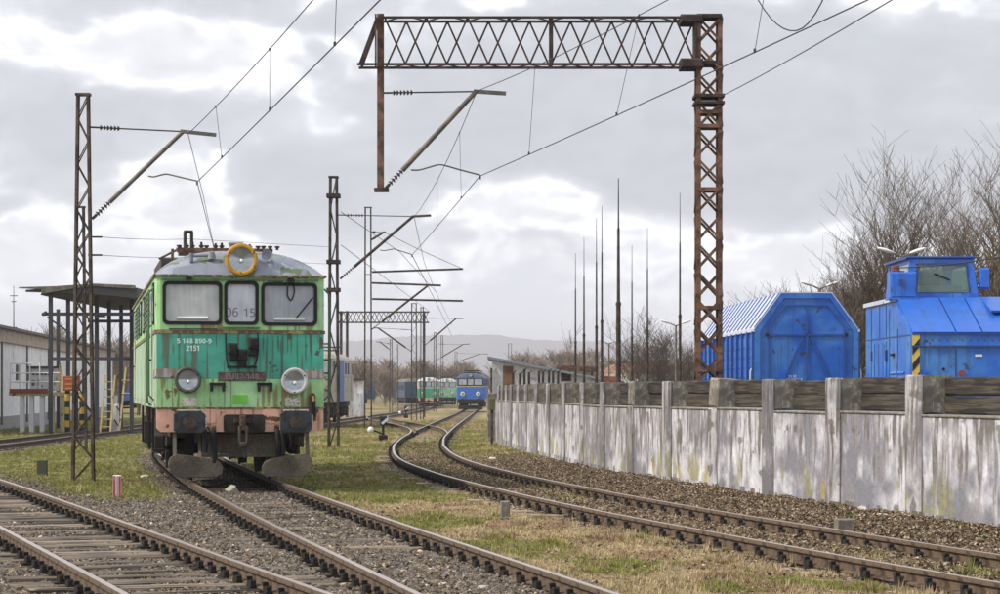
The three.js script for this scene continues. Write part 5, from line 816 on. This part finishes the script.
{ const d = 74, X = xOf(492, d), g = groundY(X, d), t = thing('meter_post', 'small box on a steel post at the wall end', 'post box', [X, g, -d]); mesh('post', box(.08, hOf(400, d) - g, .08, 0, (hOf(400, d) - g) / 2, 0), M.steel, t); mesh('box', bevel(.2, .42, .16, .02, 0, hOf(404, d) - g, .08), mat({ color: 0x5a5a3c, roughness: .7 }), t); }
{ const d = 178, x = xOf(358, d), t = thing('lineside_hut', 'narrow white lineside hut right of the grey locomotive', 'hut', [x, slope(d) - .2, -d]); mesh('wall', box(1.1, 3, 2.4, -.15, 1.5, -1.2), paintMat(0xd2d4da, { chip: .15, run: .3, k: 231 }), t); mesh('roof', box(1.4, .14, 2.8, -.15, 3.06, -1.2), M.steel, t); mesh('door', box(.5, 1.9, .04, 0, 1.0, .03), paintMat(0xbfc3cc, { k: 232 }), t); }

// ---------------------------------------------------------------- trees: bare branches
function bareTree(seed, { h = 10, spread = .5, levels = 5, twig = .012, trunk = .16, kids = 5, up = .35, low = .12, fork = 1 }) {
  const R = rng(seed), trunkG = [], fine = [], bunch = { p: [] };
  const seg = (a, b, r0, r1, n, into) => {                  // open tapered tube
    const d = b.clone().sub(a).normalize(), u = (Math.abs(d.y) > .9 ? V(1, 0, 0) : V(0, 1, 0)).cross(d).normalize(), v = d.clone().cross(u);
    for (let i = 0; i < n; i++) { const t0 = i / n * 6.2832, t1 = (i + 1) / n * 6.2832, q = (c, r, t) => [c.x + (u.x * Math.cos(t) + v.x * Math.sin(t)) * r, c.y + (u.y * Math.cos(t) + v.y * Math.sin(t)) * r, c.z + (u.z * Math.cos(t) + v.z * Math.sin(t)) * r]; const A = q(a, r0, t0), B = q(a, r0, t1), C = q(b, r1, t1), D = q(b, r1, t0); into.push(...A, ...B, ...C, ...A, ...C, ...D); }
  };
  const grow = (p, dir, len, r, lv) => {
    const n = lv === 0 ? 7 : lv < 3 ? 4 : 3; let a = p.clone(), d = dir.clone(), rr0 = r; const into = lv < 2 ? trunkG : fine, kidsAt = [];
    for (let i = 0; i < n; i++) { const b = a.clone().addScaledVector(d, len / n), r1 = Math.max(twig * .7, r * (1 - .8 * (i + 1) / n)); seg(a, b, rr0, r1, lv === 0 ? 7 : lv < 3 ? 4 : 3, into); if (lv < levels && (i + 1) / n > (lv === 0 ? low : .15)) kidsAt.push([b.clone(), r1, (i + 1) / n]); a = b; rr0 = r1; d.add(V(R() - .5, (R() - .5) * .6 + (lv ? up * .3 : .02), R() - .5).multiplyScalar(lv ? .34 : .14)).normalize(); }
    if (lv >= levels) return;
    const k = Math.round(kids * (lv === 0 ? 2 : 1)); for (let i = 0; i < k; i++) {
      const [b, rb, t] = kidsAt[Math.floor(R() * kidsAt.length)], az = R() * 6.283, e = lv === 0 ? spread * (.8 + .5 * R()) : .55 + .4 * R();
      const side = V(Math.cos(az), 0, Math.sin(az)), nd = d.clone().multiplyScalar(.35).add(dir.clone().multiplyScalar(.65)).normalize().multiplyScalar(Math.cos(e)).add(side.multiplyScalar(Math.sin(e))).add(V(0, up * .5, 0)).normalize();
      grow(b, nd, len * (lv === 0 ? (.62 - .3 * t) : .62) * (.7 + .6 * R()), Math.max(twig, Math.min(rb, r * .6)), lv + 1);
    }
  };
  for (let i = 0; i < fork; i++) grow(V((R() - .5) * .5 * (fork > 1), 0, (R() - .5) * .5 * (fork > 1)), V((R() - .5) * (fork > 1 ? .5 : .12), 1, (R() - .5) * (fork > 1 ? .5 : .12)).normalize(), h * (fork > 1 ? .7 + .3 * R() : 1) * .92, trunk * (fork > 1 ? .7 : 1), 0);
  let hi = 0; for (const l of [trunkG, fine]) for (let i = 1; i < l.length; i += 3) hi = Math.max(hi, l[i]); for (const l of [trunkG, fine]) for (let i = 0; i < l.length; i++) l[i] *= h / hi;
  const geo = (a) => { const g = new THREE.BufferGeometry(); g.setAttribute('position', new THREE.Float32BufferAttribute(a, 3)); g.computeVertexNormals(); return boxUV(g); };
  return [geo(trunkG), geo(fine)];
}
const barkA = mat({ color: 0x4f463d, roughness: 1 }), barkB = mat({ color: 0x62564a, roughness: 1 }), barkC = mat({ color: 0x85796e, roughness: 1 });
function plant(kind, [tg, fg], label, group, x, y, z, s, turn, bark, twigs, sy = s) {
  const t = thing(kind, label, 'tree', [x, y, z], turn, group); t.scale.set(s, sy, s); share('trunk', tg, bark, t); share('crown', fg, twigs, t); return t;
}
{
  const R = rng(61);
  const tall = [1, 2, 3, 4].map((k) => bareTree(400 + k, { h: 11, spread: .3, levels: 4, kids: 3.8, twig: .012, trunk: .21, up: .7, low: .28 })), dense = [1, 2, 3].map((k) => bareTree(440 + k, { h: 6.5, spread: .5, levels: 4, kids: 4, twig: .011, trunk: .08, up: .5, low: .05, fork: 3 }));
  // right group behind the blue vehicles: [px, top row, depth, kind]
  [[1006, 122, 74, 0], [985, 150, 86, 1], [940, 178, 92, 2], [912, 158, 88, 3], [893, 150, 96, 0], [868, 178, 94, 1], [845, 205, 98, 2], [957, 185, 104, 3], [925, 200, 110, 0], [1020, 170, 96, 2], [975, 165, 108, 1]].forEach(([px, py, d, k], i) => { const x = xOf(px, d), g = groundY(x, d), s = (hOf(py, d) - g) / 10; plant('bare_tree', tall[k], ['tall bare tree at the right edge of the picture', 'bare tree behind the right end of the blue machine', 'bare tree rising right of the machine cab', 'tall bare tree behind the machine cab', 'highest slender bare tree left of the machine cab', 'bare tree between the blue wagon and the machine', 'bare tree standing above the blue wagon roof', 'bare tree far behind the machine cab, right', 'bare tree far behind the machine cab, left', 'bare tree partly cut by the right picture edge', 'bare tree in the back row at the right edge'][i], 'bare trees behind the blue vehicles', x, g, -d, s, i * 1.7, barkA, i % 2 ? barkA : barkB); });
  for (let i = 0; i < 22; i++) { const px = i < 13 ? 768 + i * 8.5 + R() * 6 : 876 + (i - 13) * 16 + R() * 10, d = 90 + R() * 26, py = (px < 800 ? lerp(272, 255, (px - 768) / 32) : px < 860 ? lerp(255, 235, (px - 800) / 60) : 240) + R() * 34, x = xOf(px, d), g = groundY(x, d), s = (hOf(py, d) - g) / 6.5; plant('bare_thicket', dense[i % 3], 'bare grey-brown thicket tree in the hedge behind the blue vehicles', 'thicket behind the blue vehicles', x, g, -d, s, R() * 6, barkA, i % 2 ? barkA : barkB); }
  [[742, 300, 120], [757, 294, 118], [770, 278, 112], [783, 272, 116], [690, 328, 135], [652, 305, 128], [668, 318, 140], [640, 322, 150], [706, 335, 150], [727, 318, 140]].forEach(([px, py, d], i) => { const x = xOf(px, d), g = groundY(x, d), s = (hOf(py, d) - g) / 6.5; plant('bare_thicket', dense[i % 3], 'bare bushy tree beside the gantry column, behind the wall', 'bushy trees by the gantry column', x, g, -d, s, R() * 6, barkA, barkA); });
  // brown woods down the line, one by one
  const far = [1, 2, 3].map((k) => bareTree(480 + k, { h: 8, spread: .55, levels: 3, kids: 7, twig: .04, trunk: .2, up: .5, low: .08, fork: 2 }));
  for (let i = 0; i < 120; i++) { const d = 250 + R() * 260, px = 330 + R() * 400, x = xOf(px, d), hump = px > 525 && px < 605 ? 342 : px < 440 ? 352 : 354, py = hump + R() * 15, s = (hOf(py, d) - slope(d)) / 8; if (Math.abs(x - trackC(260)) < 3 || Math.abs(x + 10) < 4.5 && d < 360) continue; plant('distant_tree', far[i % 3], 'distant bare brown tree in the woods down the line', 'distant bare trees down the line', x, slope(d) - .2, -d, s * 1.25, R() * 6, barkC, barkC, s); }
  for (let i = 0; i < 22; i++) { const d = 190 + R() * 120, px = -10 + R() * 165, x = xOf(px, d), py = 318 + R() * 26, s = (hOf(py, d) - slope(d)) / 8; plant('distant_tree', far[i % 3], 'distant bare tree behind the depot', 'distant bare trees behind the depot', x, slope(d) - .2, -d, s * .9, R() * 6, barkB, barkC, s); }
  // saplings and weeds by the white shed
  const sap = bareTree(501, { h: 3, spread: .5, levels: 2, kids: 4, twig: .012, trunk: .03, up: .5, low: .2 });
  [[503, 372, 96], [516, 362, 102], [566, 322, 126], [580, 346, 120]].forEach(([px, py, d], i) => { const x = xOf(px, d), g = groundY(x, d), s = (hOf(py, d) - g) / 3; plant('sapling', sap, ['thin sapling in front of the shed door', 'thin sapling right of the shed door', 'tall thin sapling behind the shed roof', 'thin sapling left of the thin poles'][i], null, x, g, -d, s * .6, i, barkB, barkB, s); });
}
// far houses at the foot of the hills
{
  const R = rng(88), walls = [0xc9c4bb, 0xb9b2a4, 0xa99f92, 0xbfc4c8].map((h) => mat({ color: h })), roofs = [0x6f5c54, 0x625a56, 0x77655a].map((h) => mat({ color: h }));
  for (let i = 0; i < 15; i++) {
    const d = 650 + R() * 450, px = i < 11 ? 325 + R() * 300 : R() * 140, x = xOf(px, d), w = 7 + R() * 4, h = 4 + R() * 3, t = thing('house', 'small far house among the trees below the hills', 'house', [x, slope(d) + (d - 600) * .006, -d], (R() - .5), 'far houses below the hills');
    mesh('wall', box(w, h, w * .8, 0, h / 2 - 1, 0), walls[i % 4], t); mesh('roof', poly([[-w / 2 - .4, h - 1], [w / 2 + .4, h - 1], [0, h + w * .28]], w * .9, -w * .45), roofs[i % 3], t); for (const s of [-.25, .25]) mesh('window', box(1.1, 1.3, .1, s * w, h * .45, w * .4 + .03), M.black, t);
  }
}
scene.traverse((o) => { if (o.isMesh) { o.castShadow = true; o.receiveShadow = true; } });
renderer.render(scene, camera);
